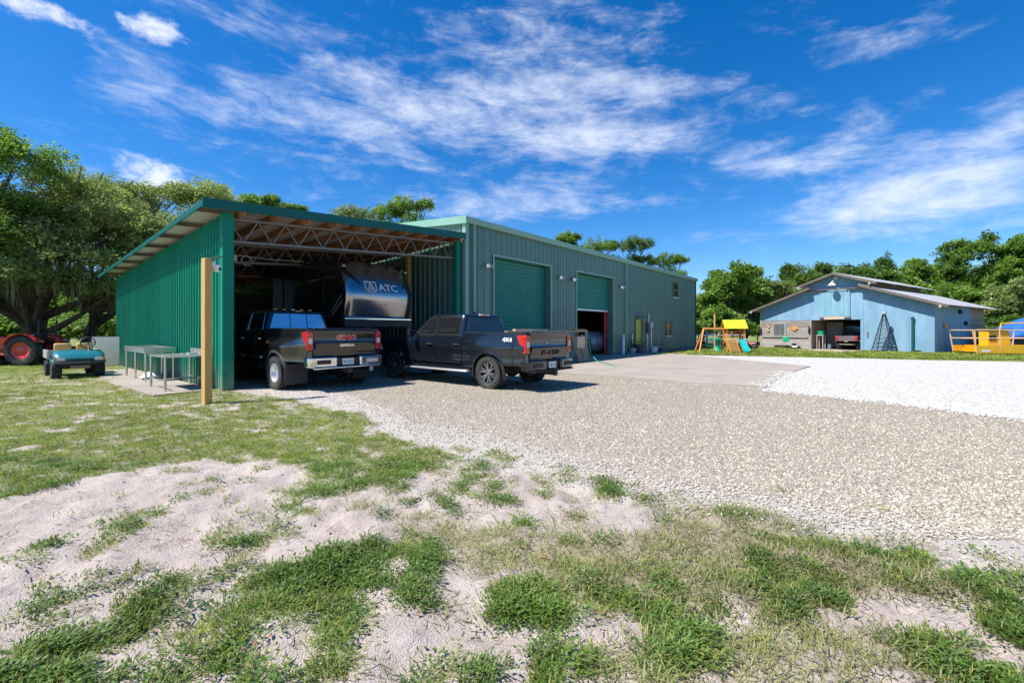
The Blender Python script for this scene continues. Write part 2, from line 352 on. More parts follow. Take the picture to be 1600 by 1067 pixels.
CL = [(660,775,85,36,.8),(715,722,75,24,.9),(800,775,38,22,.8),(838,745,60,18,.7),(925,762,66,17,.9),(985,765,25,10,.5),(622,845,60,26,.7),(665,905,85,50,.9),(560,893,50,34,.6),(450,795,50,20,.5),
      (900,915,85,65,.9),(705,988,26,24,.7),(820,812,24,12,.8),(760,930,40,24,.5),(1230,872,60,30,.8),(1310,935,70,40,.7),(1585,942,75,34,.95),(1070,1030,85,55,.8),(1390,858,90,18,.6),
      (890,1040,70,40,.6),(1350,790,14,5,.9),(1235,765,15,4,.8),(1425,797,8,4,.9),(1182,756,9,4,.8),(1075,775,16,6,.7),(590,720,30,10,.6),(280,838,35,12,.6),(215,872,60,16,.6),(60,915,70,26,.75),(130,810,30,8,.3),(240,700,200,30,.2),(60,745,60,14,.6),(540,612,40,6,.35),(480,1000,90,60,.3)]
DRY = [(1150,880,330,70,.75),(1000,860,160,50,.5),(1350,1000,260,90,.45),(1000,1000,160,80,.4),(760,840,130,40,.35),(580,780,60,20,.4),(1450,900,200,30,.4),(700,1040,160,30,.4),(1150,815,90,20,.5)]
GAP = [(1400,955,110,26,.8),(1150,962,55,24,.8),(955,968,50,28,.8),(640,985,60,45,.9),(740,1000,50,30,.7),(1490,880,90,14,.7),(1000,815,60,14,.4),(740,700,80,12,.5),(830,790,60,8,.6),(1240,1040,50,20,.5),(1550,1020,60,20,.4),(590,945,35,22,.5)]
def ell(px, py, L):
    r = 0
    for cx, cy, rx, ry, a in L: r = r + a*np.exp(-(((px-cx)/rx)**2 + ((py-cy)/ry)**2)**1.3)
    return r
def masks(x, y):
    "green cover, dry cover (0..1) and how far a point lies inside the gravel"
    wx = x + .35*(fbm(x, y, 1.1, 3, 5.)-.5)*np.clip(y/6,.4,1.6); wy = y + .5*(fbm(x, y, 1.1, 3, 33.)-.5)*np.clip(y/5,.5,1.6)
    px, py = topix(wx, wy); gs = gravel_side(wx, wy)
    n1 = fbm(x, y, 1.6, 4, 2.); n2 = fbm(x, y, 5.5, 3, 8.)
    g = .14 + .0*x; d = .25 + 0*x
    lawn = inpoly(px, py, LAWN); sand = inpoly(px, py, SAND[0]); bot = inpoly(px, py, BOTG)
    g = np.where(lawn, 1.08, g); g = np.where(bot, .64, g); d = np.where(lawn, .35, d); d = np.where(bot, .12, d)
    g = np.where(sand, -.05, g); d = np.where(sand, .05, d)
    g = g + .62*ell(px, py, CL) - .9*ell(px, py, GAP); d = d + ell(px, py, DRY) - .9*ell(px, py, GAP)
    n3 = fbm(x, y, 13., 2, 21.)
    g = g + (fbm(x, y, 3.4, 3, 61.)-.5)*1.9
    g = g + (n1-.5)*1.3 + (n2-.5)*1.6 + (n3-.5)*1.4; d = d + (n1-.5)*-.5 + (n2-.5)*1.0 + (n3-.5)*.6
    ingr = sm(gs, -4, 10)
    weeds = ell(px, py, CL)*(gs > 0)
    g = g*(1-ingr) + weeds*1.1*ingr; d = d*(1-ingr)
    return np.clip(g, 0, 1), np.clip(d, 0, 1), gs
GREENSTRIP = [P(1040,558), P(1100,557), P(1300,560), P(1640,569), P(1900,580)]   # near edge of the grass in front of the barn
def height(x, y):
    gs = gravel_side(x, y); soft = 1 - sm(gs, -25, 15)
    near = np.clip(1.25 - y/16, 0, 1)*(y > -3)
    g, d, _ = masks(x, y)
    bumps = (fbm(x, y, 3.1, 3, 1.)-.5)*.09 + (np.abs(fbm(x, y, 6.0, 2, 7.)-.5))*-.16*(1-g*.6) + (fbm(x, y, .5, 2, 4.)-.5)*.05
    u_, v_ = tob(x, y)
    flat = sm(u_*0 + np.maximum(-v_-.1, -u_-.0), 0, 1.2)
    return bumps*soft*near*flat - .012*soft

def lines(lo, hi, dlo, dhi, step, grow=1.13):
    a = list(np.arange(dlo, dhi+1e-6, step)); s = step; x = dhi
    while x < hi: s *= grow; x += s; a.append(x)
    s = step; x = dlo; pre = []
    while x > lo: s *= grow; x -= s; pre.append(x)
    return np.array(pre[::-1] + a)
def np_mesh(name, verts, quads, m, attrs=None, smooth=True):
    me = bpy.data.meshes.new(name); nv, nq = len(verts), len(quads); k = quads.shape[1]
    me.vertices.add(nv); me.vertices.foreach_set('co', verts.astype(np.float32).ravel())
    me.loops.add(nq*k); me.loops.foreach_set('vertex_index', quads.astype(np.int32).ravel())
    me.polygons.add(nq); me.polygons.foreach_set('loop_start', np.arange(0, nq*k, k, dtype=np.int32))
    me.update(calc_edges=True)
    if smooth: me.shade_smooth()
    for an, av in (attrs or {}).items():
        a = me.attributes.new(an, 'FLOAT', 'POINT'); a.data.foreach_set('value', av.astype(np.float32).ravel())
    if m: me.materials.append(m)
    o = bpy.data.objects.new(name, me); C.objects.link(o); return o
def gridquads(nx, ny):
    i = np.arange(nx-1)[None,:] + (np.arange(ny-1)*nx)[:,None]; i = i.ravel(); return np.stack([i, i+1, i+1+nx, i+nx], 1)

# ground shader: sand with grit, soil tint under the grass
def groundmat():
    m = bpy.data.materials.new('sandy_ground'); m.use_nodes = True; nt = m.node_tree; b = nt.nodes['Principled BSDF']; L = nt.links.new
    def N(t, **k):
        n = nt.nodes.new(t)
        for a, v in k.items(): setattr(n, a, v)
        return n
    geo = N('ShaderNodeNewGeometry')
    def noise(s, d=6, r=.6):
        n = N('ShaderNodeTexNoise'); n.inputs['Scale'].default_value = s; n.inputs['Detail'].default_value = d; n.inputs['Roughness'].default_value = r; L(geo.outputs['Position'], n.inputs['Vector']); return n.outputs['Fac']
    def mix(f, a, c):
        x = N('ShaderNodeMix', data_type='RGBA')
        for s, v in ((0, f), (6, a), (7, c)):
            if isinstance(v, tuple): x.inputs[s].default_value = (*v, 1)
            else: L(v, x.inputs[s])
        return x.outputs[2]
    def rangen(f, a, c, d=0, e=1):
        r = N('ShaderNodeMapRange'); L(f, r.inputs[0]); r.inputs[1].default_value = a; r.inputs[2].default_value = c; r.inputs[3].default_value = d; r.inputs[4].default_value = e; return r.outputs[0]
    at_g = N('ShaderNodeAttribute', attribute_name='green'); at_d = N('ShaderNodeAttribute', attribute_name='dry'); at_w = N('ShaderNodeAttribute', attribute_name='white')
    sand = mix(rangen(noise(1.3), .3, .7), (.47,.39,.34), (.61,.53,.475))
    sand = mix(rangen(noise(60, 4, .7), .42, .75, 0, .55), sand, (.33,.255,.21))
    sand = mix(rangen(noise(14, 5, .6), .52, .8, 0, .5), sand, (.68,.62,.57))
    sand = mix(at_w.outputs['Fac'], sand, (.52,.47,.42))
    thatch = mix(rangen(noise(22, 5), .3, .7), (.16,.13,.06), (.36,.29,.16))
    col = mix(rangen(at_d.outputs['Fac'], .3, 1.0, 0, .55), sand, thatch)
    turf = mix(rangen(noise(9, 6), .3, .7), (.15,.18,.05), (.27,.27,.10))
    col = mix(rangen(at_g.outputs['Fac'], .35, .95, 0, .72), col, turf)
    far = N('ShaderNodeAttribute', attribute_name='far')
    grassfar = mix(rangen(noise(1.2, 8, .65), .3, .72), (.10,.15,.03), (.27,.29,.09))
    grassfar = mix(rangen(noise(.5, 5), .55, .75), grassfar, (.36,.31,.2))
    col = mix(far.outputs['Fac'], col, grassfar)
    L(col, b.inputs['Base Color']); b.inputs['Roughness'].default_value = .95; b.inputs['Specular IOR Level'].default_value = .15
    ad = N('ShaderNodeMath', operation='ADD'); L(noise(26, 6, .65), ad.inputs[0]); L(noise(110, 3, .6), ad.inputs[1])
    bp = N('ShaderNodeBump'); bp.inputs['Strength'].default_value = .8; bp.inputs['Distance'].default_value = .026; L(ad.outputs[0], bp.inputs['Height']); L(bp.outputs[0], b.inputs['Normal'])
    return m
m_ground = groundmat()
gx = lines(-900, 900, -9.5, 9.5, .05); gy = lines(-60, 1500, 1.2, 11.0, .045)
XX, YY = np.meshgrid(gx, gy); xf, yf = XX.ravel(), YY.ravel()
g_, d_, gs_ = masks(xf, yf); hz_ = height(xf, yf)
far_ = sm(np.hypot(xf, yf), 19, 26) * (1 - sm(gs_, 0, 30)*(yf < 17))
px_, py_ = topix(xf, yf)
white_ = sm(gs_, -45, -5)*(1-g_)
ground = np_mesh('ground', np.stack([xf, yf, hz_], 1), gridquads(len(gx), len(gy)), m_ground, {'green': g_, 'dry': d_, 'far': far_, 'white': white_})
tag(ground, kind='structure')

# gravel yard sheet -------------------------------------------------
def gravelmat(name, c0, c1, c2, scale, bump=1.0, dark=.5):
    m = bpy.data.materials.new(name); m.use_nodes = True; nt = m.node_tree; b = nt.nodes['Principled BSDF']; L = nt.links.new
    geo = nt.nodes.new('ShaderNodeNewGeometry')
    v = nt.nodes.new('ShaderNodeTexVoronoi'); v.inputs['Scale'].default_value = scale; v.inputs['Randomness'].default_value = 1; L(geo.outputs['Position'], v.inputs['Vector'])
    n = nt.nodes.new('ShaderNodeTexNoise'); n.inputs['Scale'].default_value = .7; n.inputs['Detail'].default_value = 7; L(geo.outputs['Position'], n.inputs['Vector'])
    s = nt.nodes.new('ShaderNodeSeparateColor'); L(v.outputs['Color'], s.inputs[0])
    a = nt.nodes.new('ShaderNodeMix'); a.data_type = 'RGBA'; L(s.outputs[0], a.inputs[0]); a.inputs[6].default_value = (*c0,1); a.inputs[7].default_value = (*c1,1)
    r = nt.nodes.new('ShaderNodeMapRange'); L(n.outputs['Fac'], r.inputs[0]); r.inputs[1].default_value = .42; r.inputs[2].default_value = .68
    a2 = nt.nodes.new('ShaderNodeMix'); a2.data_type = 'RGBA'; L(r.outputs[0], a2.inputs[0]); L(a.outputs[2], a2.inputs[6]); a2.inputs[7].default_value = (*c2,1)
    r2 = nt.nodes.new('ShaderNodeMapRange'); L(v.outputs['Distance'], r2.inputs[0]); r2.inputs[1].default_value = .35; r2.inputs[2].default_value = .75; r2.inputs[3].default_value = 1.0; r2.inputs[4].default_value = 1-dark
    a3 = nt.nodes.new('ShaderNodeMix'); a3.data_type = 'RGBA'; a3.blend_type = 'MULTIPLY'; a3.inputs[0].default_value = 1
    L(a2.outputs[2], a3.inputs[6]); cmb = nt.nodes.new('ShaderNodeCombineColor')
    for i in range(3): L(r2.outputs[0], cmb.inputs[i])
    L(cmb.outputs[0], a3.inputs[7])
    w = nt.nodes.new('ShaderNodeAttribute'); w.attribute_name = 'edge'
    a4 = nt.nodes.new('ShaderNodeMix'); a4.data_type = 'RGBA'; L(w.outputs['Fac'], a4.inputs[0]); L(a3.outputs[2], a4.inputs[6]); a4.inputs[7].default_value = (.46,.415,.36,1)
    L(a4.outputs[2], b.inputs['Base Color']); b.inputs['Roughness'].default_value = .95; b.inputs['Specular IOR Level'].default_value = .15
    inv = nt.nodes.new('ShaderNodeMath'); inv.operation = 'SUBTRACT'; inv.inputs[0].default_value = 1; L(v.outputs['Distance'], inv.inputs[1])
    bp = nt.nodes.new('ShaderNodeBump'); bp.inputs['Strength'].default_value = bump; bp.inputs['Distance'].default_value = .5/scale; L(inv.outputs[0], bp.inputs['Height']); L(bp.outputs[0], b.inputs['Normal'])
    MATS[name] = m; return m
m_gravel = gravelmat('shell_gravel', (.31,.265,.205), (.51,.45,.365), (.385,.335,.265), 38.0)
m_white_gravel = gravelmat('white_shell', (.46,.445,.41), (.64,.62,.58), (.55,.53,.495), 14.0, .8, .26)
def sheet(name, poly, z, m, step, attrs=None, keep=None, zf=None):
    xs = [p[0] for p in poly]; ys = [p[1] for p in poly]
    ax = np.arange(min(xs), max(xs)+step, step); ay = np.arange(min(ys), max(ys)+step, step)
    X2, Y2 = np.meshgrid(ax, ay); x, y = X2.ravel(), Y2.ravel()
    wob = .35*(fbm(x, y, .9, 4, 12.)-.5) ; ins = inpoly(x+wob, y+wob*.7, poly)
    if keep is not None: ins &= keep(x, y)
    q = gridquads(len(ax), len(ay)); q = q[ins[q].all(1)]
    used = np.unique(q); re = -np.ones(len(x), int); re[used] = np.arange(len(used)); x, y = x[used], y[used]
    zz = np.full(len(x), z) if zf is None else zf(x, y)
    return np_mesh(name, np.stack([x, y, zz], 1), re[q], m, {k: f(x, y) for k, f in (attrs or {}).items()})
shed_in = [B(.15,-.2), B(8.0,-.2), B(8.0,12.8), B(.15,12.8)]
gpoly = [(p.x, p.y) for p in GBW] + [(p.x, p.y) for p in (P(5000,900), P(2600,746), P(2000,697), P(1600,655), P(1195,609), B(35.3,-4), B(35,-.26), B(8,-.26), B(8,12.9), B(.12,12.9), B(.12,-.1), B(-.2,-.5))]
gravel = sheet('gravel_yard', gpoly, .006, m_gravel, .07, {'edge': lambda x, y: np.clip((1-sm(gravel_side(x,y), -8, 55))*.6, 0, 1)*(y < 11.5)}, zf=lambda x, y: .006 - .075*(1-sm(gravel_side(x, y), -2, 34))*(tob(x, y)[1] < -.6))
tag(gravel, kind='structure')
wpoly = [(p.x, p.y) for p in (P(1195,609), P(1400,629), P(1600,653), P(2000,695), P(2600,640), P(2000,588), P(1600,566), P(1300,559.5), P(1100,555.5), P(1060,556.5), P(1120,560), P(1265,573), P(1225,583), P(1203,594))]
white = sheet('white_gravel_lot', wpoly, .012, m_white_gravel, .12, {'edge': lambda x, y: 0*x}); tag(white, kind='structure')
# concrete apron: three poured bays with joints
def quadslab(mb, a, b, c, d, z0, z1):
    p = [a, b, c, d]; mb.add([(q.x, q.y, z0) for q in p] + [(q.x, q.y, z1) for q in p], [(0,3,2,1),(4,5,6,7)] + [(i,(i+1)%4,4+(i+1)%4,4+i) for i in range(4)])
apron = bpy.data.objects.new('concrete_apron', None); C.objects.link(apron); tag(apron, kind='structure')
mb = MB(); A0, A1 = B(8.2,-.25), B(36.5,-.25)
near = [B(9.0,-3.9), P(1040,600), P(1195,607.5), P(1212,588), P(1262,573.2), P(1150,563), P(1060,557)]
edges_u = [8.9, 13.3, 17.6, 22.4, 26.5]
nearline = [(8.9,-10.15),(13.3,-10.0),(17.6,-10.2),(22.4,-4.1),(26.5,-1.3)]
for i in range(len(edges_u)-1):
    e0, e1 = edges_u[i]+.012, edges_u[i+1]-.012
    m2 = MB(); n0, n1 = nearline[i], nearline[i+1]
    a_, b_ = B(n0[0]+.012, n0[1]), B(n1[0]-.012, n1[1]); quadslab(m2, B(e0,-.3), a_, b_, B(e1,-.3), -.1, .035)
    m2.build('slab', m_conc, apron)
mb = MB(); mb.add([tuple(B(8.3,-.2,.03)), tuple(B(34.9,-.2,.03)), tuple(B(34.9,13.5,.03)), tuple(B(8.3,13.5,.03))], [(0,1,2,3)]); f_ = mb.build('shop_floor', m_conc, apron)
# narrow concrete strip under the tables by the shed wall, dirt drive in front of the barn
mb = MB(); q = [B(-.12,.3), B(-1.35,.2), B(-1.5,4.), B(-1.3,9.5), B(-.12,9.5)]
mb.add([(p.x,p.y,-.06) for p in q] + [(p.x,p.y,.02) for p in q], [tuple(range(5)), tuple(range(9,4,-1))] + [(i,(i+1)%5,5+(i+1)%5,5+i) for i in range(5)])
st = mb.build('wall_strip', m_conc); tag(st, kind='structure')

# ------------------------------------------------------------------ scattering with geometry nodes (points carry rotation and scale)
def gn_scatter(name, pts, rot, scl, src_mb, m, smooth=False, parent=None):
    sm_ = bpy.data.meshes.new(name + '_unit'); sm_.from_pydata(src_mb.v, [], src_mb.f); sm_.materials.append(m)
    if smooth: sm_.shade_smooth()
    so = bpy.data.objects.new(name + '_unit', sm_)
    me = bpy.data.meshes.new(name); n = len(pts); me.vertices.add(n); me.vertices.foreach_set('co', np.asarray(pts, np.float32).ravel())
    a = me.attributes.new('rot', 'FLOAT_VECTOR', 'POINT'); a.data.foreach_set('vector', np.asarray(rot, np.float32).ravel())
    a = me.attributes.new('scl', 'FLOAT_VECTOR', 'POINT'); a.data.foreach_set('vector', np.asarray(scl, np.float32).ravel())
    me.materials.append(m)
    o = bpy.data.objects.new(name, me); C.objects.link(o); o.parent = parent
    t = bpy.data.node_groups.new(name + '_scatter', 'GeometryNodeTree')
    t.interface.new_socket('Geometry', in_out='INPUT', socket_type='NodeSocketGeometry'); t.interface.new_socket('Geometry', in_out='OUTPUT', socket_type='NodeSocketGeometry')
    gi = t.nodes.new('NodeGroupInput'); go = t.nodes.new('NodeGroupOutput'); ip = t.nodes.new('GeometryNodeInstanceOnPoints')
    oi = t.nodes.new('GeometryNodeObjectInfo'); oi.inputs['Object'].default_value = so; oi.inputs['As Instance'].default_value = False
    ra = t.nodes.new('GeometryNodeInputNamedAttribute'); ra.data_type = 'FLOAT_VECTOR'; ra.inputs[0].default_value = 'rot'
    sa = t.nodes.new('GeometryNodeInputNamedAttribute'); sa.data_type = 'FLOAT_VECTOR'; sa.inputs[0].default_value = 'scl'
    er = t.nodes.new('FunctionNodeEulerToRotation')
    L = t.links.new; L(gi.outputs[0], ip.inputs['Points']); L(oi.outputs['Geometry'], ip.inputs['Instance'])
    L(ra.outputs['Attribute'], er.inputs[0]); L(er.outputs[0], ip.inputs['Rotation']); L(sa.outputs['Attribute'], ip.inputs['Scale']); L(ip.outputs[0], go.inputs[0])
    md = o.modifiers.new('scatter', 'NODES'); md.node_group = t
    o['kind'] = 'stuff'
    return o
def blades(n, h, spread, w, lean, seed):
    r = random.Random(seed); mb = MB()
    for _ in range(n):
        a = r.uniform(0, 6.283); rad = spread*math.sqrt(r.random()); x, y = rad*math.cos(a), rad*math.sin(a)
        hh = h*r.uniform(.45, 1.15); b = a + r.uniform(-1.2, 1.2); ln = lean*r.uniform(.3, 1.3)*hh; dx, dy = math.cos(b)*ln, math.sin(b)*ln
        sx, sy = -math.sin(b)*w/2*r.uniform(.7,1.3), math.cos(b)*w/2
        mb.add([(x-sx,y-sy,0),(x+sx,y+sy,0),(x+dx*.45+sx*.8,y+dy*.45+sy*.8,hh*.6),(x+dx*.45-sx*.8,y+dy*.45-sy*.8,hh*.6),(x+dx,y+dy,hh*(.95-.25*lean))], [(0,1,2,3),(3,2,4)])
    return mb
def leafy(n, rad, lw, ll, h, seed):
    r = random.Random(seed); mb = MB()
    for _ in range(n):
        a = r.uniform(0, 6.283); q = rad*math.sqrt(r.random()); c = Vector((q*math.cos(a), q*math.sin(a), h*r.uniform(.2,1)*(1-.5*q/rad)))
        d = Vector((math.cos(a+r.uniform(-1,1)), math.sin(a+r.uniform(-1,1)), r.uniform(-.1,.8))).normalized(); s = d.cross(Vector((r.uniform(-.4,.4), r.uniform(-.4,.4), 1))).normalized()
        L_ = ll*r.uniform(.6,1.2); W_ = lw*r.uniform(.7,1.2)
        mb.add([c, c+d*L_*.5+s*W_/2, c+d*L_, c+d*L_*.5-s*W_/2], [(0,1,2,3)])
    return mb
def scatter_pts(n, x0, x1, y0, y1):
    # uniform in the picture rather than on the ground, so that near and far turf are equally dense
    t = rng.random(n); y = y0*(y1/y0)**t; x = rng.uniform(-1, 1, n)*y*1.28 + 0*t
    k = (x > x0) & (x < x1); return x[k], y[k]
def place(name, x, y, src, m, smin, smax, lab, cat, lift=0.0, grow=0.0):
    z = height(x, y) + lift; n = len(x); s = rng.uniform(smin, smax, n)*(1+grow*np.clip(y-6,0,8)/8); s3 = np.stack([s, s, s*rng.uniform(.75,1.25,n)], 1)
    rot = np.stack([rng.normal(0,.1,n), rng.normal(0,.1,n), rng.uniform(0,6.283,n)], 1)
    o = gn_scatter(name, np.stack([x,y,z],1), rot, s3, src, m); tag(o, lab, cat, kind='stuff'); return o
x, y = scatter_pts(95000, -34, 16, 1.3, 20); g, d, gs = masks(x, y); u_, v_ = tob(x, y)
clear = ~((u_ > -.15) & (v_ > -.25)); onstrip = (u_ > -1.4) & (u_ < 0) & (v_ > .3) & (v_ < 9.6)
pat = fbm(x, y, 2.4, 3, 50.)
lawnk = (rng.random(len(x)) < np.clip((g-.35)*1.5, 0, 1)*np.where(y > 5.2, .75, .27)) & clear & (~onstrip | (rng.random(len(x)) < .12))
place('lawn_grass', x[lawnk], y[lawnk], blades(24, .038, .085, .0046, 1.0, 1), m_grass, .6, 1.25, 'short green grass over the sandy yard left of the gravel', 'grass', grow=.5)
x2, y2 = scatter_pts(60000, -14, 16, 1.3, 11); g2, d2, gs2 = masks(x2, y2); u2, v2 = tob(x2, y2); pat2 = fbm(x2, y2, 2.4, 3, 50.)
wk = (rng.random(len(x2)) < np.clip((g2-.38)*1.7, 0, 1)*np.where(pat2 > .45, .8, .2)*np.where(y2 < 5.2, 1, .2)) & ~((u2 > -.15) & (v2 > -.25))
place('weed_clumps', x2[wk], y2[wk], leafy(26, .08, .012, .026, .045, 2), m_weed, .5, 1.2, 'low dark green broadleaf weeds matted on the near sand', 'weeds')
x3, y3 = scatter_pts(60000, -14, 16, 1.3, 12); g3, d3, gs3 = masks(x3, y3); u3, v3 = tob(x3, y3)
dk = (rng.random(len(x3)) < np.clip((d3-.2)*.62, 0, 1)*(1-.35*g3)) & ~((u3 > -.15) & (v3 > -.25))
place('dry_grass', x3[dk], y3[dk], blades(9, .06, .1, .005, 1.3, 3), m_dry, .45, 1.15, 'thin straw-coloured dry grass between green clumps on the sand', 'grass')
# far grass strip in front of the barn and round the playset
n = 12000; xs = rng.uniform(8, 46, n); ys = rng.uniform(22, 46, n); px, py = topix(xs, ys); far_edge = np.interp(px, [1040,1300,1640], [554.5,558.5,567])
def barn_local(x, y): dx, dy = x-20.83, y-37.52; return dx*.548+dy*-.837, dx*.837+dy*.548
bx, by = barn_local(xs, ys); uu, vv = tob(xs, ys)
k = (py < far_edge) & ~((bx > -.1) & (bx < 11.0) & (by > -.1)) & ~((uu < 35.2) & (vv > -1.5)) & ~((np.abs(bx-5.4) < 1.9) & (by > -3.2) & (by < .2)) & (py > 541)
gp = place('far_grass', xs[k], ys[k], blades(26, .11, .2, .02, .7, 4), m_grass, .7, 1.4, 'mown grass strip between white gravel and the blue barn', 'grass')
# gravel stones: rounded shell lumps
def stone(seed):
    r = random.Random(seed); bm = bmesh.new(); bmesh.ops.create_icosphere(bm, subdivisions=1, radius=.5)
    mb = MB(); vs = [(v.co.x*r.uniform(.75,1.25), v.co.y*r.uniform(.75,1.25), v.co.z*r.uniform(.5,.8)) for v in bm.verts]; fs = [tuple(w.index for w in f.verts) for f in bm.faces]; bm.free(); return mb.add(vs, fs)
m_stone = mat('shell_stone', (.47,.415,.33), .9, 0, .15, 3, rand=.4)
m_stone_w = mat('pale_shell_stone', (.47,.435,.375), .9, 0, .12, 3, rand=.35)
def stones(name, n, y0, y1, keepf, m, s0, s1, lab):
    x, y = scatter_pts(n, -8, 16, y0, y1); k = keepf(x, y); x, y = x[k], y[k]; n = len(x)
    s = rng.uniform(s0, s1, n)*(1+.035*(y-5)); s3 = np.stack([s*rng.uniform(.8,1.4,n), s, s*rng.uniform(.5,.9,n)], 1)
    z = height(x, y) + .006 + s*.12
    rot = np.stack([rng.normal(0,.5,n), rng.normal(0,.5,n), rng.uniform(0,6.283,n)], 1)
    o = gn_scatter(name, np.stack([x,y,z],1), rot, s3, stone(4), m, parent=None); tag(o, lab, 'gravel', kind='stuff')
def notbuilt(x, y):
    u, v = tob(x, y); return ~((u > 8.85) & (v > -10.2)) & ~((u > 7.9) & (v > -.3)) & ~((u > 16) & (v > -13)) & ~((u < .1) & (v > -.3)) & ~((np.abs(u-.0) < .3) & (v > -.3))
stones('gravel_stones', 150000, 3.2, 15, lambda x, y: (rng.random(len(x)) < sm(gravel_side(x, y), -14, 26)*np.clip(.25+1.5*(fbm(x, y, .55, 4, 70.)-.22), .3, 1)) & notbuilt(x, y) & (gravel_side(x,y) > -16), m_stone, .011, .026, 'loose beige shell gravel covering the yard by the trucks')
stones('pale_stones', 13000, 2.6, 8, lambda x, y: (rng.random(len(x)) < np.exp(-((gravel_side(x, y)-22)/40)**2)*.9) & (gravel_side(x, y) > -22) & notbuilt(x, y), m_stone_w, .013, .03, 'pale washed stones along the near edge of the gravel')
# a few fallen leaves
x, y = scatter_pts(120, -6, 6, 1.5, 5); g, d, gs = masks(x, y); k = (gs < -10) & (rng.random(len(x)) < .35); x, y = x[k], y[k]
place('fallen_leaves', x, y, MB().add([(0,-.03,.03),(.018,0,.036),(0,.032,.03),(-.018,0,.04)], [(0,1,2,3)]), m_litter, .35, .7, 'scattered orange-brown fallen leaves lying on the near sand', 'leaves', .008)

x, y = scatter_pts(14000, -9, 9, 1.3, 7); g, d, gs = masks(x, y); k = (gs < 5) & (rng.random(len(x)) < .25+.5*d); x, y = x[k], y[k]
m_straw = mat('straw_bits', (.2,.15,.09), .9, 0, .3, 9, rand=.6)
place('ground_litter', x, y, MB().add([(-.03,-.002,.004),(.0,-.003,.007),(.03,.0,.004),(0,.003,.006)], [(0,1,2,3)]), m_straw, .35, 1.1, 'tiny dark straw and twig bits strewn over the near sand', 'litter', .002)

# white stones spilled over the edges of the white lot
bl_pts = [P(1230,582), P(1195,609), P(1300,619), P(1400,629), P(1500,641), P(1600,653), P(1750,669)]
pts = []
for i in range(len(bl_pts)-1):
    a, b = bl_pts[i], bl_pts[i+1]; n = 900
    t = rng.random(n); off = rng.normal(0, .22, n); d = (b-a).normalized(); nx, ny = -d.y, d.x
    pts.append(np.stack([a.x+(b.x-a.x)*t+nx*off, a.y+(b.y-a.y)*t+ny*off, np.full(n, .016)], 1))
pts = np.concatenate(pts); n = len(pts); s_ = rng.uniform(.015, .05, n)
uu_, vv_ = tob(pts[:,0], pts[:,1]); pts[:,2] += np.where((uu_ > 8.85) & (vv_ > -10.25), .028, 0)
o = gn_scatter('spilled_white_stones', pts, rng.uniform(0,6,(n,3)), np.stack([s_, s_, s_*.6], 1), stone(9), mat('white_stone', (.55,.53,.495), .9, 0, .1, 3, rand=.2)); tag(o, 'loose white stones spilled along the edge of the white lot', 'gravel', kind='stuff')
# ------------------------------------------------------------------ ribbed wall panel
def ribs(a0, a1, pitch=.3, rw=.075, rt=.03, h=.032):
    n = max(1, round((a1-a0)/pitch)); p = (a1-a0)/n; pr = [(a0, 0.0)]
    for i in range(n):
        c = a0 + (i+.5)*p; pr += [(c-rw/2, 0), (c-rt/2, h), (c+rt/2, h), (c+rw/2, 0)]
    return pr + [(a1, 0.0)]
def panel(parent, mp, a0, a1, z0, z1, m, name='wall_panel', pitch=.3, gap=.006, h=.032):
    pr = ribs(a0+gap, a1-gap, pitch, h=h); f0 = z0 if callable(z0) else (lambda a: z0); f1 = z1 if callable(z1) else (lambda a: z1)
    rows = [[mp(a, d, f0(a)) for a, d in pr], [mp(a, d, f1(a)) for a, d in pr]]
    mb = MB().grid(rows)
    back = [[mp(a, -.02, f0(a)) for a in (a0+gap, a1-gap)], [mp(a, -.02, f1(a)) for a in (a0+gap, a1-gap)]]; mb.grid(back)
    return mb.build(name, m, parent, recalc=False)
def panels(parent, mp, a0, a1, z0, z1, m, w=.9, **k):
    n = max(1, round((a1-a0)/w)); s = (a1-a0)/n
    for i in range(n): panel(parent, mp, a0+i*s, a0+(i+1)*s, z0, z1, m, **k)

# ------------------------------------------------------------------ steel shop (local x = along the front, y = inwards)
shop = thing('metal_shop_building', 'long dark green ribbed steel workshop with two roll-up doors and pale green trim', 'building', B(8.06, -.22), ANG)
EV, LEN, DEP = 5.72, 27.0, 14.0
ridge = lambda y: EV + .083*min(y, DEP-y)
fr = lambda a, d, z: (a, -d, z)
for a0, a1, z0, z1 in ((.12,1.6,.03,EV),(1.6,5.6,4.5,EV),(5.6,8.0,.03,EV),(8.0,12.0,4.5,EV),(12.0,15.06,.03,EV),(15.06,16.16,2.2,EV),(16.16,20.3,.03,EV),(20.3,21.3,.03,1.04),(20.3,21.3,2.1,EV),(21.3,21.7,.03,EV),(21.7,22.75,.03,3.95),(21.7,22.75,5.1,EV),(22.75,26.9,.03,EV)):
    panels(shop, fr, a0, a1, z0, z1, m_shop)
lf = lambda a, d, z: (-d, a, z)
panels(shop, lf, .1, DEP-.1, .03, lambda a: ridge(a)-.02, m_shop)
mb = MB(); mb.add([(LEN,0,0),(LEN,DEP,0),(LEN,DEP,EV),(LEN,DEP/2,EV+.58),(LEN,0,EV)], [(0,1,2,3,4)]); mb.add([(0,DEP,0),(LEN,DEP,0),(LEN,DEP,EV),(0,DEP,EV)], [(0,1,2,3)])
mb.build('rear_walls', m_shop, shop, solid=.06)
for s in (0, 1):
    mb = MB(); y0, y1 = (-.1, DEP/2) if s == 0 else (DEP/2, DEP+.1); pr = ribs(-.05, LEN+.05, .45, h=.03)
    mb.grid([[(a, y0, ridge(max(0,min(DEP,y0)))+.02+d) for a, d in pr], [(a, y1, ridge(max(0,min(DEP,y1)))+.02+d) for a, d in pr]]); mb.build('roof_sheet', m_galv, shop, recalc=False)
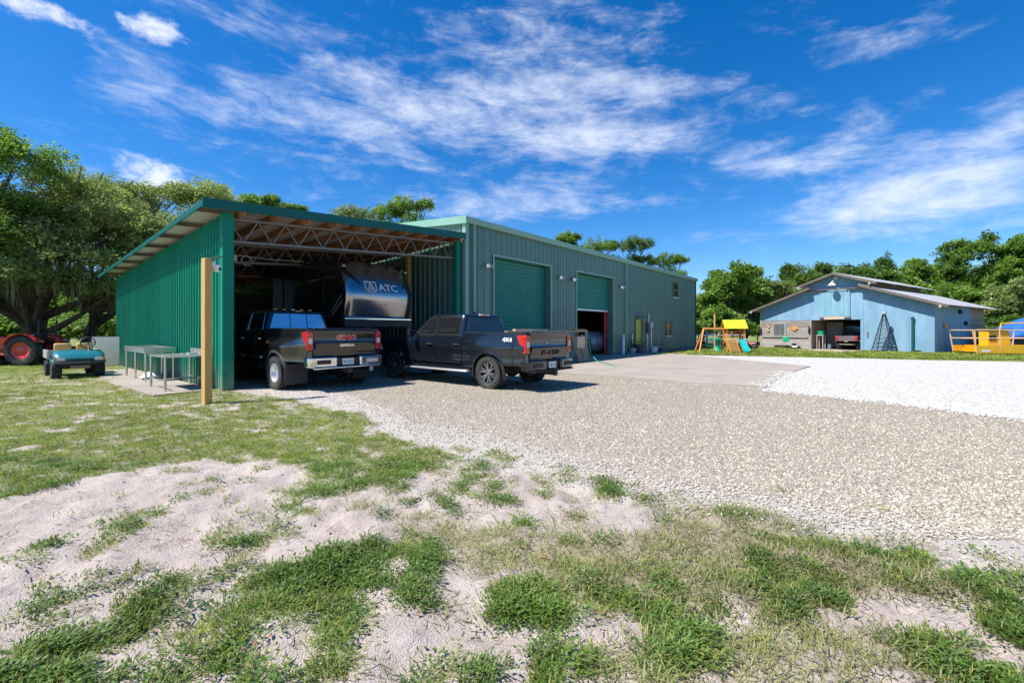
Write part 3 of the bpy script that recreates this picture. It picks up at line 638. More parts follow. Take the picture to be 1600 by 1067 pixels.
mb = MB(); mb.prism([(-.17,EV-.17),(-.02,EV-.17),(-.02,EV+.07),(-.19,EV+.07),(-.19,EV-.1)], -.12, LEN+.08, 'x'); mb.build('eave_gutter', m_shopt, shop, bevel=.012)
for y0, y1 in ((-.18, DEP/2), (DEP/2, DEP+.1)):
    mb = MB(); z0, z1 = ridge(max(y0,0)), ridge(min(y1,DEP)); mb.add([(-.14,y0,z0-.2),(-.14,y1,z1-.2),(-.14,y1,z1+.08),(-.14,y0,z0+.08),(-.03,y0,z0-.2),(-.03,y1,z1-.2),(-.03,y1,z1+.08),(-.03,y0,z0+.08)], [(0,1,2,3),(4,7,6,5),(0,4,5,1),(1,5,6,2),(2,6,7,3),(3,7,4,0)]); mb.build('rake_trim', m_shopt, shop)
mb = MB(); mb.box(-.055, .12, -.05, -.034, 0, EV-.17); mb.box(-.055,-.034,-.034,.12,0,EV-.17); mb.build('corner_trim', m_shopt, shop)
mb = MB(); mb.box(LEN-.1, LEN+.06, -.05, -.034, 0, EV-.17); mb.box(LEN+.034,LEN+.06,-.034,.12,0,EV-.17); mb.build('corner_trim', m_greent, shop)
for a in (.36, 13.62):
    mb = MB(); mb.box(a-.05, a+.05, -.15, -.05, .15, EV-.17); mb.bar((a,-.1,.16),(a,-.32,.06),.1,.08); mb.build('downspout', m_shopt, shop, bevel=.01)
# roll-up doors: corrugated curtain set 0.25 m back, with jamb returns
def rollup(a0, a1, zb, label):
    mb = MB(); nz = int((4.48-zb)/.15); rows = []; n = nz*6
    for i in range(n+1):
        z = zb + (4.48-zb)*i/n; d = .03*math.cos(2*math.pi*i/6); rows.append([(a0+.06, .27+d, z), (a1-.06, .27+d, z)])
    mb.grid(rows); o = mb.build('roll_up_door', m_roll, shop, smooth=True, ang=80); o['label'] = label
    mb = MB(); mb.box(a0+.06, a1-.06, .235, .3, zb-.09, zb+.0); mb.build('bottom_bar', m_alloy if zb > 1 else m_roll, o)
    mb = MB(); mb.box(a0+.08, a1-.08, .3, .75, 4.05, 4.6); mb.build('drum_housing', m_roll, o)
    for a in (a0-.004, a1-.006):
        mb = MB(); mb.box(a, a+.012, -.045, .34, .03, 4.5); mb.build('door_jamb', m_shop, shop)
    mb = MB(); mb.box(a0-.004, a1+.006, -.045, .34, 4.488, 4.5); mb.build('door_head', m_shop, shop)
    for x0, x1, z0, z1 in ((a0-.09,a0-.006,.03,4.58),(a1+.008,a1+.09,.03,4.58),(a0-.006,a1+.008,4.502,4.58)):
        mb = MB(); mb.box(x0, x1, -.055, -.034, z0, z1); mb.build('door_trim', m_shopt, shop)
rollup(1.6, 5.6, .13, 'closed green corrugated roll-up door'); rollup(8.0, 12.0, 2.62, 'half-raised green corrugated roll-up door with pale bottom bar')
# man door, windows, lights, electrical gear
mb = MB(); mb.box(15.12, 16.1, .03, .07, .05, 2.14); d_ = mb.build('door', m_limedoor, shop, bevel=.006); d_['label'] = 'lime green entry door'
mb = MB(); mb.cyl((15.98,.03,1.02),(15.98,-.05,1.02),.03,n=10); mb.bar((15.98,-.05,1.02),(15.86,-.05,1.02),.025); mb.build('handle', m_chrome, d_)
mb = MB(); mb.box(15.22,15.85,.015,.029,.2,.9); mb.box(15.22,15.85,.015,.029,1.05,1.95); mb.build('door_panels', m_limedoor, d_, bevel=.006)
for x0, x1, z0, z1 in ((15.06,15.12,.03,2.2),(16.1,16.16,.03,2.2),(15.12,16.1,2.14,2.2)):
    mb = MB(); mb.box(x0, x1, -.06, .1, z0, z1); mb.build('door_frame', m_steel, shop)
mb = MB(); mb.box(14.95, 16.3, -.3, -.035, 2.3, 2.34); mb.build('drip_hood', m_greent, shop)
def shopwin(x0, x1, z0, z1, warm=False):
    mb = MB()
    for a, b, c, d in ((x0,x0+.07,z0,z1),(x1-.07,x1,z0,z1),(x0+.07,x1-.07,z0,z0+.07),(x0+.07,x1-.07,z1-.07,z1),(x0+.07,x1-.07,(z0+z1)/2-.03,(z0+z1)/2+.03)): mb.box(a, b, -.055, .06, c, d)
    w = mb.build('window', m_steel, shop)
    mid = (z0+z1)/2
    for a, b, mm in ((z0+.07, mid-.03, m_win), (mid+.03, z1-.07, m_cedar if warm else m_win)):
        mb = MB(); mb.box(x0+.07, x1-.07, .01, .03, a, b); mb.build('pane', mm, w)
    mb = MB(); mb.box(x0-.06, x1+.06, -.1, -.056, z0-.06, z0-.001); mb.build('sill', m_white, w)
shopwin(20.3, 21.3, 1.04, 2.1, True); shopwin(21.7, 22.75, 3.95, 5.1)
for a in (1.15, 6.35, 7.55, 12.9):
    mb = MB(); mb.box(a-.07,a+.07,-.08,-.034,4.0,4.14); o = mb.build('flood_light', m_steel, shop)
    for s in (-1, 1):
        mb = MB(); mb.cyl((a+.03*s,-.08,4.05),(a+.16*s,-.26,4.02),.03,.085,10); mb.build('lamp_head', m_alloy, o)
mb = MB(); mb.box(16.75, 17.15, -.24, -.034, 1.25, 1.95); eb = mb.build('meter_box', m_steel, shop, bevel=.01)
mb = MB(); mb.lathe([(.0,-.36),(.09,-.34),(.1,-.24)], (16.95,0,1.72), 'y', 14); mb.build('meter_glass', m_redlit, eb)
mb = MB(); mb.cyl((16.85,-.09,.05),(16.85,-.09,1.25),.03); mb.cyl((17.05,-.09,1.95),(17.05,-.09,2.6),.03); mb.cyl((17.5,-.08,.05),(17.5,-.08,1.7),.045); mb.build('conduit', m_alloy, eb)
mb = MB(); mb.box(17.4,17.6,-.16,-.034,1.7,2.0); mb.build('switch_box', m_white, shop, bevel=.01)
mb = MB(); mb.cyl((14.5,-.1,.03),(14.5,-.1,1.25),.045); mb.build('vent_pipe', m_white, shop)
mb = MB(); mb.cyl((18.9,-.1,.03),(18.9,-.1,.75),.02); mb.cyl((18.9,-.1,.75),(18.8,-.26,.85),.03); mb.build('water_tap', m_alloy, shop)

# ------------------------------------------------------------------ open shed (lean-to)
shed = thing('open_shed', 'open-fronted green metal lean-to shed with steel trusses sheltering the trucks', 'shed', B(0, 0), ANG)
RZ = lambda x, y: 4.50 + .068*x - .050*y            # underside of the roof sheets
W_, D_ = 8.0, 13.0
lw = lambda a, d, z: (-d, a, z)
panels(shed, lw, .12, D_, .0, lambda a: RZ(0, a)-.14, m_green, w=.92, pitch=.23, h=.036)
mb = MB(); mb.box(-.06,.2,-.07,.12,0,RZ(0,0)-.1); mb.build('corner_post', m_green, shed, bevel=.012)
mb = MB(); mb.box(7.72,7.92,-.09,.06,0,RZ(7.8,0)-.12); mb.build('corner_post', m_green, shed, bevel=.012)
rw = lambda a, d, z: (a, D_+d, z)
panels(shed, rw, .05, W_-.1, 0, lambda a: RZ(a, D_)-.55, m_shop)
# roof sheets: ribs run down the slope (along x); each sheet a piece
yy0, yy1 = -.34, D_+.3; ns = 15; sy = (yy1-yy0)/ns
for i in range(ns):
    a0, a1 = yy0+i*sy, yy0+(i+1)*sy; pr = ribs(a0, a1, .228, .1, .045, .03); x0, x1 = -.52, 7.93
    mb = MB(); mb.grid([[(x0, a, RZ(x0,a)+.03+d) for a, d in pr], [(x1, a, RZ(x1,a)+.03+d) for a, d in pr]]); mb.build('roof_sheet', m_sheet_under, shed, recalc=False)
# fascias
def slab(p0, p1, t, h, dz=0.0):
    pass
mb = MB(); a, b = (-.56, RZ(-.56,-.38)), (7.93, RZ(7.93,-.38)); mb.add([(a[0],-.38,a[1]-.14),(b[0],-.38,b[1]-.14),(b[0],-.38,b[1]+.09),(a[0],-.38,a[1]+.09),(a[0],-.345,a[1]-.14),(b[0],-.345,b[1]-.14),(b[0],-.345,b[1]+.09),(a[0],-.345,a[1]+.09)], [(0,1,2,3),(7,6,5,4),(0,4,5,1),(3,2,6,7),(0,3,7,4),(1,5,6,2)]); mb.build('fascia', m_greent, shed)
mb = MB(); a, b = (-.345, RZ(-.53,-.345)), (D_+.3, RZ(-.53,D_+.3)); mb.add([(-.56,a[0],a[1]-.1),(-.56,b[0],b[1]-.1),(-.56,b[0],b[1]+.02),(-.56,a[0],a[1]+.02),(-.53,a[0],a[1]-.1),(-.53,b[0],b[1]-.1),(-.53,b[0],b[1]+.02),(-.53,a[0],a[1]+.02)], [(0,1,2,3),(7,6,5,4),(0,4,5,1),(3,2,6,7),(0,3,7,4),(1,5,6,2)]); mb.build('side_fascia', m_greent, shed)
# timber purlins run front to back; outriggers under the left overhang
for i in range(10):
    x = .35 + i*.82; mb = MB(); mb.bar((x, -.3, RZ(x,-.3)-.085), (x, D_, RZ(x,D_)-.085), .055, .2); mb.build('purlin', m_wood, shed)
for i in range(8):
    y = .25 + i*1.72; mb = MB(); mb.bar((-.5,y,RZ(-.5,y)-.045),(.1,y,RZ(.1,y)-.045),.06,.1); mb.build('outrigger', m_log, shed)
# open-web trusses
for k, y in enumerate((.12, 3.35, 6.6, 9.8)):
    dpt = .56; mb = MB(); x0, x1 = .12, 7.85; top = lambda x: RZ(x, y)-.24; bot = lambda x: RZ(x, y)-.24-dpt
    for zf in (top, bot):
        mb.bar((x0,y-.03,zf(x0)),(x1,y-.03,zf(x1)),.045,.06); mb.bar((x0,y+.03,zf(x0)),(x1,y+.03,zf(x1)),.045,.06)
    tr = mb.build('truss', m_steel, shed); nw = 22
    for j in range(nw):
        xa, xb = x0+(x1-x0)*j/nw, x0+(x1-x0)*(j+1)/nw; mb = MB()
        za, zb = (top(xa), bot(xb)) if j % 2 == 0 else (bot(xa), top(xb))
        mb.bar((xa,y,za),(xb,y,zb),.028); mb.build('web_bar', m_steel, tr)
mb = MB(); mb.bar((1.3,12.2,2.45+1.0),(5.6,1.8,3.55),.07,.22); mb.build('brace', m_wood, shed)
mb = MB(); mb.bar((3.1,9.0,3.7),(4.2,3.4,3.9),.07,.2); mb.build('brace', m_wood, shed)
mb = MB(); mb.box(7.62,7.78,2.75,2.92,0,RZ(7.7,2.8)-.3); mb.build('timber_post', m_pole, shed)
for y in (3.4, 6.6, 9.8):
    mb = MB(); mb.box(.04,.16,y-.08,y+.08,0,RZ(.1,y)-.25); mb.build('timber_post', m_wood, shed)
for z in (1.2, 2.4, 3.4):
    mb = MB(); mb.box(.035,.08,.2,D_-.1,z,z+.1); mb.build('girt', m_wood, shed)
# shed lamp, coiled white cable
lp = thing('hanging_lamp', 'white work lamp with coiled cable hanging from second shed truss', 'lamp', B(1.32,3.3,3.86), ANG)
mb = MB(); mb.box(-.07,.07,-.05,.05,-.2,.0); mb.build('housing', m_white, lp, bevel=.01)
mb = MB(); mb.tube([(.37+.15*math.cos(t*.2), .02, -.14+.15*math.sin(t*.2)) for t in range(33)], .014, 6); mb.tube([(.06,0,-.03),(.2,0,.0),(1.0,0,-.02),(2.2,0,.04)], .012, 6); mb.build('cable', m_white, lp)
lp = thing('dome_lamp', 'small white dome lamp hanging near the left shed wall', 'lamp', B(.75,3.9,3.62), ANG)
mb = MB(); mb.lathe([(.02,.12),(.04,.06),(.12,.0),(.11,-.01)], (0,0,0), 'z', 14); mb.build('shade', m_white, lp, smooth=True); mb = MB(); mb.cyl((0,0,.1),(0,0,.45),.008,n=6); mb.build('cord', m_plast, lp)
# shelves at the back of the shed
sh = thing('steel_shelf', 'dim steel shelving with boxes against the back shed wall', 'shelf', B(.5,11.6), ANG)
for x in (0, 2.4):
    for y in (0, .6):
        mb = MB(); mb.box(x,x+.05,y,y+.05,0,3.0); mb.build('upright', m_galv, sh)
for z in (.4,1.3,2.2,2.95):
    mb = MB(); mb.box(0,2.45,0,.65,z,z+.04); mb.build('shelf_board', m_galv, sh)
for i, (x, z, w, h, mm) in enumerate(((.1,.45,.6,.5,m_cream),(.9,.45,.7,.4,m_white),(.2,1.35,.5,.5,m_galv),(1.2,1.35,.8,.55,m_white),(.3,2.25,.7,.4,m_cream),(1.5,2.25,.6,.5,m_galv))):
    b_ = MB(); b_.box(0,w,0,.5,0,h); o = b_.build('storage_box', mm, None, B(.5+x,11.66,z), ANG, bevel=.01); tag(o, ['tan carton on the lowest back shed shelf','white bin on the lowest back shed shelf','grey bin on the second back shed shelf','wide white bin on the second back shed shelf','tan carton on the third back shed shelf','grey bin on the third back shed shelf'][i], 'box', 'bins on the back shed shelves')

# ------------------------------------------------------------------ barn (local x = along front to the right, y = inwards)
BA = math.atan2(-.837, .548)
barn = thing('barn', 'weathered blue barn with raised centre roof and an open middle bay', 'barn', (20.83, 37.52, 0), BA)
def bl(x, y, z=0.0): c, s = math.cos(BA), math.sin(BA); return Vector((20.83+x*c-y*s, 37.52+x*s+y*c, z))
BW, BD = 10.9, 12.0
low = lambda x: (3.28 + .36*x) if x < BW/2 else (3.28 + .36*(BW-x))
up = lambda x: 5.62 - .34*abs(x-BW/2)
def bpanel(x0, x1, z0, z1f, m, name='wall_board', y=0.0, t=.04):
    z1 = z1f if callable(z1f) else (lambda x: z1f); mb = MB()
    mb.add([(x0,y,z0),(x1,y,z0),(x1,y,z1(x1)),(x0,y,z1(x0)),(x0,y+t,z0),(x1,y+t,z0),(x1,y+t,z1(x1)),(x0,y+t,z1(x0))], [(0,1,2,3),(7,6,5,4),(0,4,5,1),(3,2,6,7),(0,3,7,4),(1,5,6,2)]); return mb.build(name, m, barn)
top = lambda x: (up(x) if 3.75 <= x <= 7.15 else low(x)) - .06
def run(x0, x1, z0, zf, w=1.22):
    n = max(1, round((x1-x0)/w))
    for i in range(n): bpanel(x0+(x1-x0)*i/n+.004, x0+(x1-x0)*(i+1)/n-.004, z0, zf, m_bluep)
run(.0, 3.75, 2.22, lambda x: low(x)-.06); run(3.75, 5.45, 2.22, lambda x: up(x)-.06); run(5.45, 7.15, 2.22, lambda x: up(x)-.06); run(7.15, 10.9, .03, lambda x: low(x)-.06)
# weathered planks, lower left
for i in range(12):
    z = .04+i*.181; mb = MB(); e = random.uniform(0,.03); mb.box(.06+e, 3.78-random.uniform(0,.03), -.025-random.uniform(0,.015), .02, z, z+.168); mb.build('plank', m_grey_wood, barn)
for x in (-.02, 3.72): 
    mb = MB(); mb.box(x,x+.13,-.055,-.0405 if x > 0 else .06,0,2.2 if x > 0 else 3.2); mb.build('post', m_grey_wood, barn)
mb = MB(); mb.box(6.98,7.15,-.02,.1,0,2.2); mb.build('post', m_bluep, barn)
mb = MB(); mb.box(1.1,1.95,-.07,-.042,1.05,1.95); gw = mb.build('window_grille', m_dark, barn)
for i in range(9): mb = MB(); mb.box(1.14+i*.095,1.175+i*.095,-.1,-.071,1.05,1.95); mb.build('bar', m_galv, gw)
for a,b,c,d in ((1.02,1.1,.97,2.03),(1.95,2.03,.97,2.03),(1.1,1.95,.97,1.05),(1.1,1.95,1.95,2.03)): mb = MB(); mb.box(a,b,-.11,-.042,c,d); mb.build('frame', m_grey_wood, gw)
mb = MB(); mb.box(.2,3.6,-.1,-.042,.86,.95); mb.build('ledge', m_grey_wood, barn)
# hatch, track, lamp, sign
mb = MB()
for i in range(5):
    mb = MB(); mb.box(4.42+i*.39,4.42+(i+1)*.39-.012,-.09,-.03,2.46,4.3); mb.build('hatch_board', m_blued, barn)
mb = MB(); mb.box(3.3,7.5,-.2,-.12,4.42,4.5); mb.build('track_rail', m_steel, barn)
for x in (4.5, 6.2): mb = MB(); mb.box(x-.03,x+.03,-.125,-.095,4.2,4.46); mb.build('hanger', m_steel, barn)
mb = MB(); mb.box(4.4,6.4,-.14,-.04,2.36,2.45); mb.build('hatch_sill', m_grey_wood, barn)
mb = MB(); mb.box(4.75,6.05,-.16,-.141,2.26,2.44); mb.build('sign_board', m_cream, barn)
mb = MB(); mb.tube([(5.45,-.02,4.98),(5.45,-.3,5.1),(5.45,-.6,5.02),(5.45,-.62,4.9)], .025, 8); bl_ = mb.build('barn_lamp', m_white, barn)
mb = MB(); mb.lathe([(.05,.1),(.1,.06),(.26,-.12),(.25,-.14)], (5.45,-.62,4.84), 'z', 16); mb.build('shade', m_white, bl_, smooth=True)
mb = MB(); mb.lathe([(0,-.06),(.1,-.05),(.11,-.02)], (5.45,0,5.28), 'y', 12); mb.build('vent_disc', m_white, barn)
# right side wall: blue boards then raw timber, roofs
for i in range(7):
    mb = MB(); mb.box(BW-.04,BW,.02+i*1.12,.02+(i+1)*1.12-.008,.03,3.15); mb.build('side_board', m_bluep, barn)
for i in range(15):
    mb = MB(); mb.box(BW-.05,BW-.005-random.uniform(0,.012),7.9,BD,.04+i*.21,.04+i*.21+.2); mb.build('side_plank', m_tanwood, barn)
mb = MB(); mb.box(0,.04,.05,BD,0,3.2); mb.box(0,BW,BD,BD+.04,0,3.3); mb.add([(0,BD+.02,3.3),(BW,BD+.02,3.3),(BW/2,BD+.02,5.3)],[(0,1,2)]); mb.build('rear_wall', m_grey_wood, barn)
for x in (3.75, 7.11): mb = MB(); mb.box(x,x+.04,.06,BD,4.5,5.1); mb.build('monitor_wall', m_grey_wood, barn)
for x in (3.62, 7.16):
    mb = MB(); mb.box(x,x+.1,.06,BD,0,4.4); mb.build('stall_wall', m_tanwood, barn)
def barnroof(xa, za, xb, zb, name):
    pr = ribs(-.62, BD+.5, .25, .09, .04, .022); mb = MB(); mb.grid([[(xa, a, za+d) for a, d in pr], [(xb, a, zb+d) for a, d in pr]]); o = mb.build(name, m_barnroof, barn, recalc=False)
    mb = MB(); mb.bar((xa,-.58,za-.09),(xb,-.58,zb-.09),.05,.15); mb.build('verge_board', m_log, o)
    for y in (-.3,3,6,9): mb = MB(); mb.bar((xa,y,za-.075),(xb,y,zb-.075),.06,.12); mb.build('rafter', m_tanwood, o)
    return o
barnroof(3.9, low(3.9)+.02, -.75, low(0)-.27+.02, 'lower_roof'); barnroof(7.0, low(7.0)+.02, BW+.75, low(BW)-.27+.02, 'lower_roof')
barnroof(BW/2, 5.66, 2.85, 5.66-.34*2.6, 'upper_roof'); barnroof(BW/2, 5.66, 8.05, 5.66-.34*2.6, 'upper_roof')
for x in (-.45, 11.3, 3.2, 7.7):
    mb = MB(); z = (low(x) if x < 0 or x > 10 else up(x))-.16; mb.cyl((x,-.6,z),(x,-.72,z-.06),.05,.075,10); mb.build('spot_light', m_white, barn)
# inside gate / grey door leaf
mb = MB()
for i in range(8): mb.box(4.0+i*.14,4.0+i*.14+.125,2.2,2.24,.1,2.1)
mb.build('stall_door', m_grey_wood, barn)
mb = MB(); mb.add([(.0,-.0,.012),(BW,0,.012),(BW,BD,.012),(0,BD,.012)], [(0,1,2,3)]); fl = mb.build('barn_floor', m_conc, barn)
dd = MB(); dd.add([tuple(bl(3.2,-3.0,.010)), tuple(bl(7.0,-3.6,.010)), tuple(bl(7.1,-.02,.010)), tuple(bl(3.8,-.02,.010))], [(0,1,2,3)]); o = dd.build('dirt_drive', mat('pink_dirt', (.42,.33,.27), .95, 0, .2, 3, bump=.3, bscale=20)); tag(o, kind='structure')
# ornaments on the barn
def orn(name, label, cat, x, z, mbf, m):
    o = mbf.build(name, m, None, bl(x, -.055, z), BA); return tag(o, label, cat)
mb = MB(); mb.tube([(-.1,-.03,.24),(.0,-.03,.3),(.08,-.03,.2),(-.02,-.03,.05),(.08,-.03,-.1),(-.04,-.03,-.24)], [.02,.05,.05,.07,.05,.02], 8); orn('yellow_lizard', 'pale yellow curled ornament on the weathered plank wall', 'ornament', .62, 1.5, mb, m_cedarl)
mb = MB(); mb.prism([(-.28,0),(0,-.24),(.28,0),(0,.24)], -.05, 0, 'y'); mb.lathe([(0,-.075),(.11,-.07),(.12,-.05)],(0,0,0),'y',14); orn('diamond_plaque', 'orange diamond shaped plaque right of the barred barn window', 'plaque', 2.65, 1.6, mb, m_cedar)
mb = MB(); mb.tube([(0,-.05,.3),(.02,-.08,.1),(0,-.08,-.2),(0,-.05,-.3)], [.03,.09,.1,.03], 8); orn('horse_collar', 'dark leather collar hanging on the far left barn post', 'tack', .02, 1.45, mb, m_plast)
mb = MB(); mb.tube([(0,-.05,.3),(.02,-.08,.1),(0,-.08,-.2),(0,-.05,-.3)], [.03,.07,.08,.03], 8); orn('hanging_tack', 'dark tack hung on the post beside the barn doorway', 'tack', 3.72, 1.5, mb, m_plast)
o = MB().box(-.03,.03,-.05,.0,-.18,.18).build('wall_bracket', m_steel, None, bl(7.4,-.01,1.15), BA); tag(o, 'small blue-grey bracket on the barn right of the doorway', 'bracket')
for i, (y, z, mm) in enumerate(((1.9,1.75,m_cedarl),(5.2,2.75,m_plast),(6.6,1.95,m_plast))):
    mb = MB(); mb.lathe([(.02,.16),(.09,.1),(.12,-.1),(.03,-.16)], (.09,0,0), 'z', 10); o = mb.build('wall_lantern', mm, None, bl(BW, y, z), BA, smooth=True)
    tag(o, ['yellowish lantern on the shaded barn side wall','dark lantern high on the shaded barn side wall','dark lantern low on the barn side by raw planks'][i], 'lantern', 'lanterns on the barn side')
# ornamental windmill tower
tw = thing('ornamental_windmill_tower', 'dark lattice garden windmill tower in front of the blue barn', 'tower', bl(8.55,-.75), BA)
H = 2.55; cs = [(-1,-1),(1,-1),(1,1),(-1,1)]; hw = lambda z: .5*(1-z/H)+.05
for a, b in cs: mb = MB(); mb.bar((a*hw(0),b*hw(0),-.02),(a*hw(H),b*hw(H),H),.035); mb.build('leg', m_plast, tw)
nl = 9
for i in range(nl):
    z0, z1 = H*i/nl, H*(i+1)/nl; mb = MB()
    for j in range(4):
        (a,b),(c,d) = cs[j], cs[(j+1)%4]
        mb.bar((a*hw(z0),b*hw(z0),z0+.03),(c*hw(z0),d*hw(z0),z0+.03),.02); mb.bar((a*hw(z0),b*hw(z0),z0),(c*hw(z1),d*hw(z1),z1),.016); mb.bar((c*hw(z0),d*hw(z0),z0),(a*hw(z1),b*hw(z1),z1),.016)
    mb.build('lattice', m_plast, tw)
mb = MB(); mb.lathe([(.0,.2),(.12,.12),(.14,0),(.05,-.02)], (0,0,H), 'z', 10); mb.build('cap', m_galv, tw)
o = thing('green_pipe_post', 'dark green pipe standing against the right blue barn wall', 'pipe', bl(9.85,-.12), BA)
mb = MB(); mb.cyl((0,0,-.02),(0,0,2.2),.07,n=12); mb.build('pipe', m_greent, o); mb = MB(); mb.lathe([(.1,0),(.1,.1),(.02,.18)],(0,0,2.18),'z',12); mb.build('cap', m_greent, o); mb = MB(); mb.box(.05,.4,-.12,.1,-.02,.16); mb.build('pump_foot', m_plast, o)
# ------------------------------------------------------------------ vehicles (local x forward, y left, z up; origin on the ground under the rear axle)
def wheel(parent, x, y, r, w, rr, style, s):
    "s = +1 for a wheel on the left side (outer face towards +y)"
    mb = MB(); h = w/2
    prof = [(rr-.01,-h*.8),(rr+.02,-h*.92),(r-.09,-h),(r-.03,-h*.93),(r,-h*.72),(r,-h*.45),(r-.012,-h*.42),(r-.012,-h*.36),(r,-h*.33),(r,-.03),(r-.012,-.025),(r-.012,.025),(r,.03),(r,h*.33),(r-.012,h*.36),(r-.012,h*.42),(r,h*.45),(r,h*.72),(r-.03,h*.93),(r-.09,h),(rr+.02,h*.92),(rr-.01,h*.8)]
    mb.lathe(prof, (0,0,0), 'y', 40, closed=True); nb = 32
    for i in range(nb):
        t = 2*math.pi*i/nb
        for q in (-1, 1):
            c = Vector((math.cos(t)*(r+.0), q*h*.84, math.sin(t)*(r-.012))); d = Vector((math.cos(t),0,math.sin(t))); e = Vector((-math.sin(t),0,math.cos(t)))
            mb.bar(c-d*.035, c+d*.008, .045, w*.14, up=(0,1,0))
    o = mb.build('wheel', m_rubber, parent, (x, y, r-.004), smooth=True); f = s*h*.8
    if style == 'spoke':
        mb = MB(); mb.lathe([(rr+.012,f),(rr,f*1.08),(rr-.03,f*1.0),(rr-.035,-f*.6),(.0,-f*.55)], (0,0,0), 'y', 40, caps=False); mb.build('rim', m_darkrim, o, smooth=True)
        mb = MB()
        for k in range(6):
            for dt in (-.16, .16):
                t = 2*math.pi*k/6 + .3; a = t+dt*1.25; b = t+dt*.7
                mb.bar((math.cos(b)*.07,f*.72,math.sin(b)*.07),(math.cos(a)*(rr-.015),f*.98,math.sin(a)*(rr-.015)),.042,.03,up=(0,1,0))
        mb.lathe([(.0,f*.98),(.06,f*.95),(.085,f*.7),(.085,f*.4)],(0,0,0),'y',18)
        for k in range(6): t = k*math.pi/3; mb.cyl((.06*math.cos(t),f*.8,.06*math.sin(t)),(.06*math.cos(t),f*.95,.06*math.sin(t)),.012,n=6)
        mb.build('spokes', mat_sp, o)
    elif style == 'dually':
        mb = MB(); mb.lathe([(rr+.015,f),(rr,f*1.1),(rr-.025,f*1.05),(rr-.05,f*.5),(rr*.72,-f*.25),(.12,-f*.35),(.11,f*.25),(.05,f*.35),(0,f*.35)], (0,0,0), 'y', 40, caps=False); mb.build('rim', m_alloy, o, smooth=True)
        mb = MB()
        for k in range(8): t = k*math.pi/4; c = Vector((math.cos(t),0,math.sin(t)))*rr*.6; mb.cyl(c+Vector((0,-f*.3,0)), c+Vector((0,-f*.18,0)), .028, n=10)
        mb.build('rim_holes', m_dark, o)
    else:
        mb = MB(); mb.lathe([(rr+.01,f),(rr-.02,f*1.0),(rr*.6,f*.5),(.05,f*.75),(0,f*.75)], (0,0,0), 'y', 24, caps=False); mb.build('rim', style, o, smooth=True)
    return o
mat_sp = mat('machined_spoke', (.3,.3,.31), .3, .8, .1, 6)

def arch(x, xc, ra, zc, z0):
    d = abs(x-xc); return max(z0, zc + math.sqrt(ra*ra-d*d)) if d < ra else z0
def xcols(x0, x1, arches, n=14):
    xs = {round(x0+(x1-x0)*i/n, 4) for i in range(n+1)}
    for xc, ra in arches:
        for k in range(19):
            x = xc + ra*.9999*math.cos(math.pi*k/18)
            if x0 < x < x1: xs.add(round(x, 4))
        for x in (xc-ra-.001, xc+ra+.001):
            if x0 < x < x1: xs.add(round(x, 4))
    return sorted(xs)
def sideskin(mb, xs, zb, zt, yf, nz=9, sides=(1,-1), off=0.0, inset=.05):
    for s in sides:
        cols = []
        for x in xs:
            a, b = zb(x), zt(x); c = [(x, s*(yf(x, b)-inset+off), b)]
            for j in range(nz+1):
                z = b-(b-a)*j/nz; c.append((x, s*(yf(x, z)+off), z))
            c.append((x, s*(yf(x, a)-inset+off), a)); cols.append(c)
        mb.grid(cols)
        for c in (cols[0], cols[-1]):
            mb.grid([c, [(p[0], p[1]-s*inset, p[2]) for p in c]])

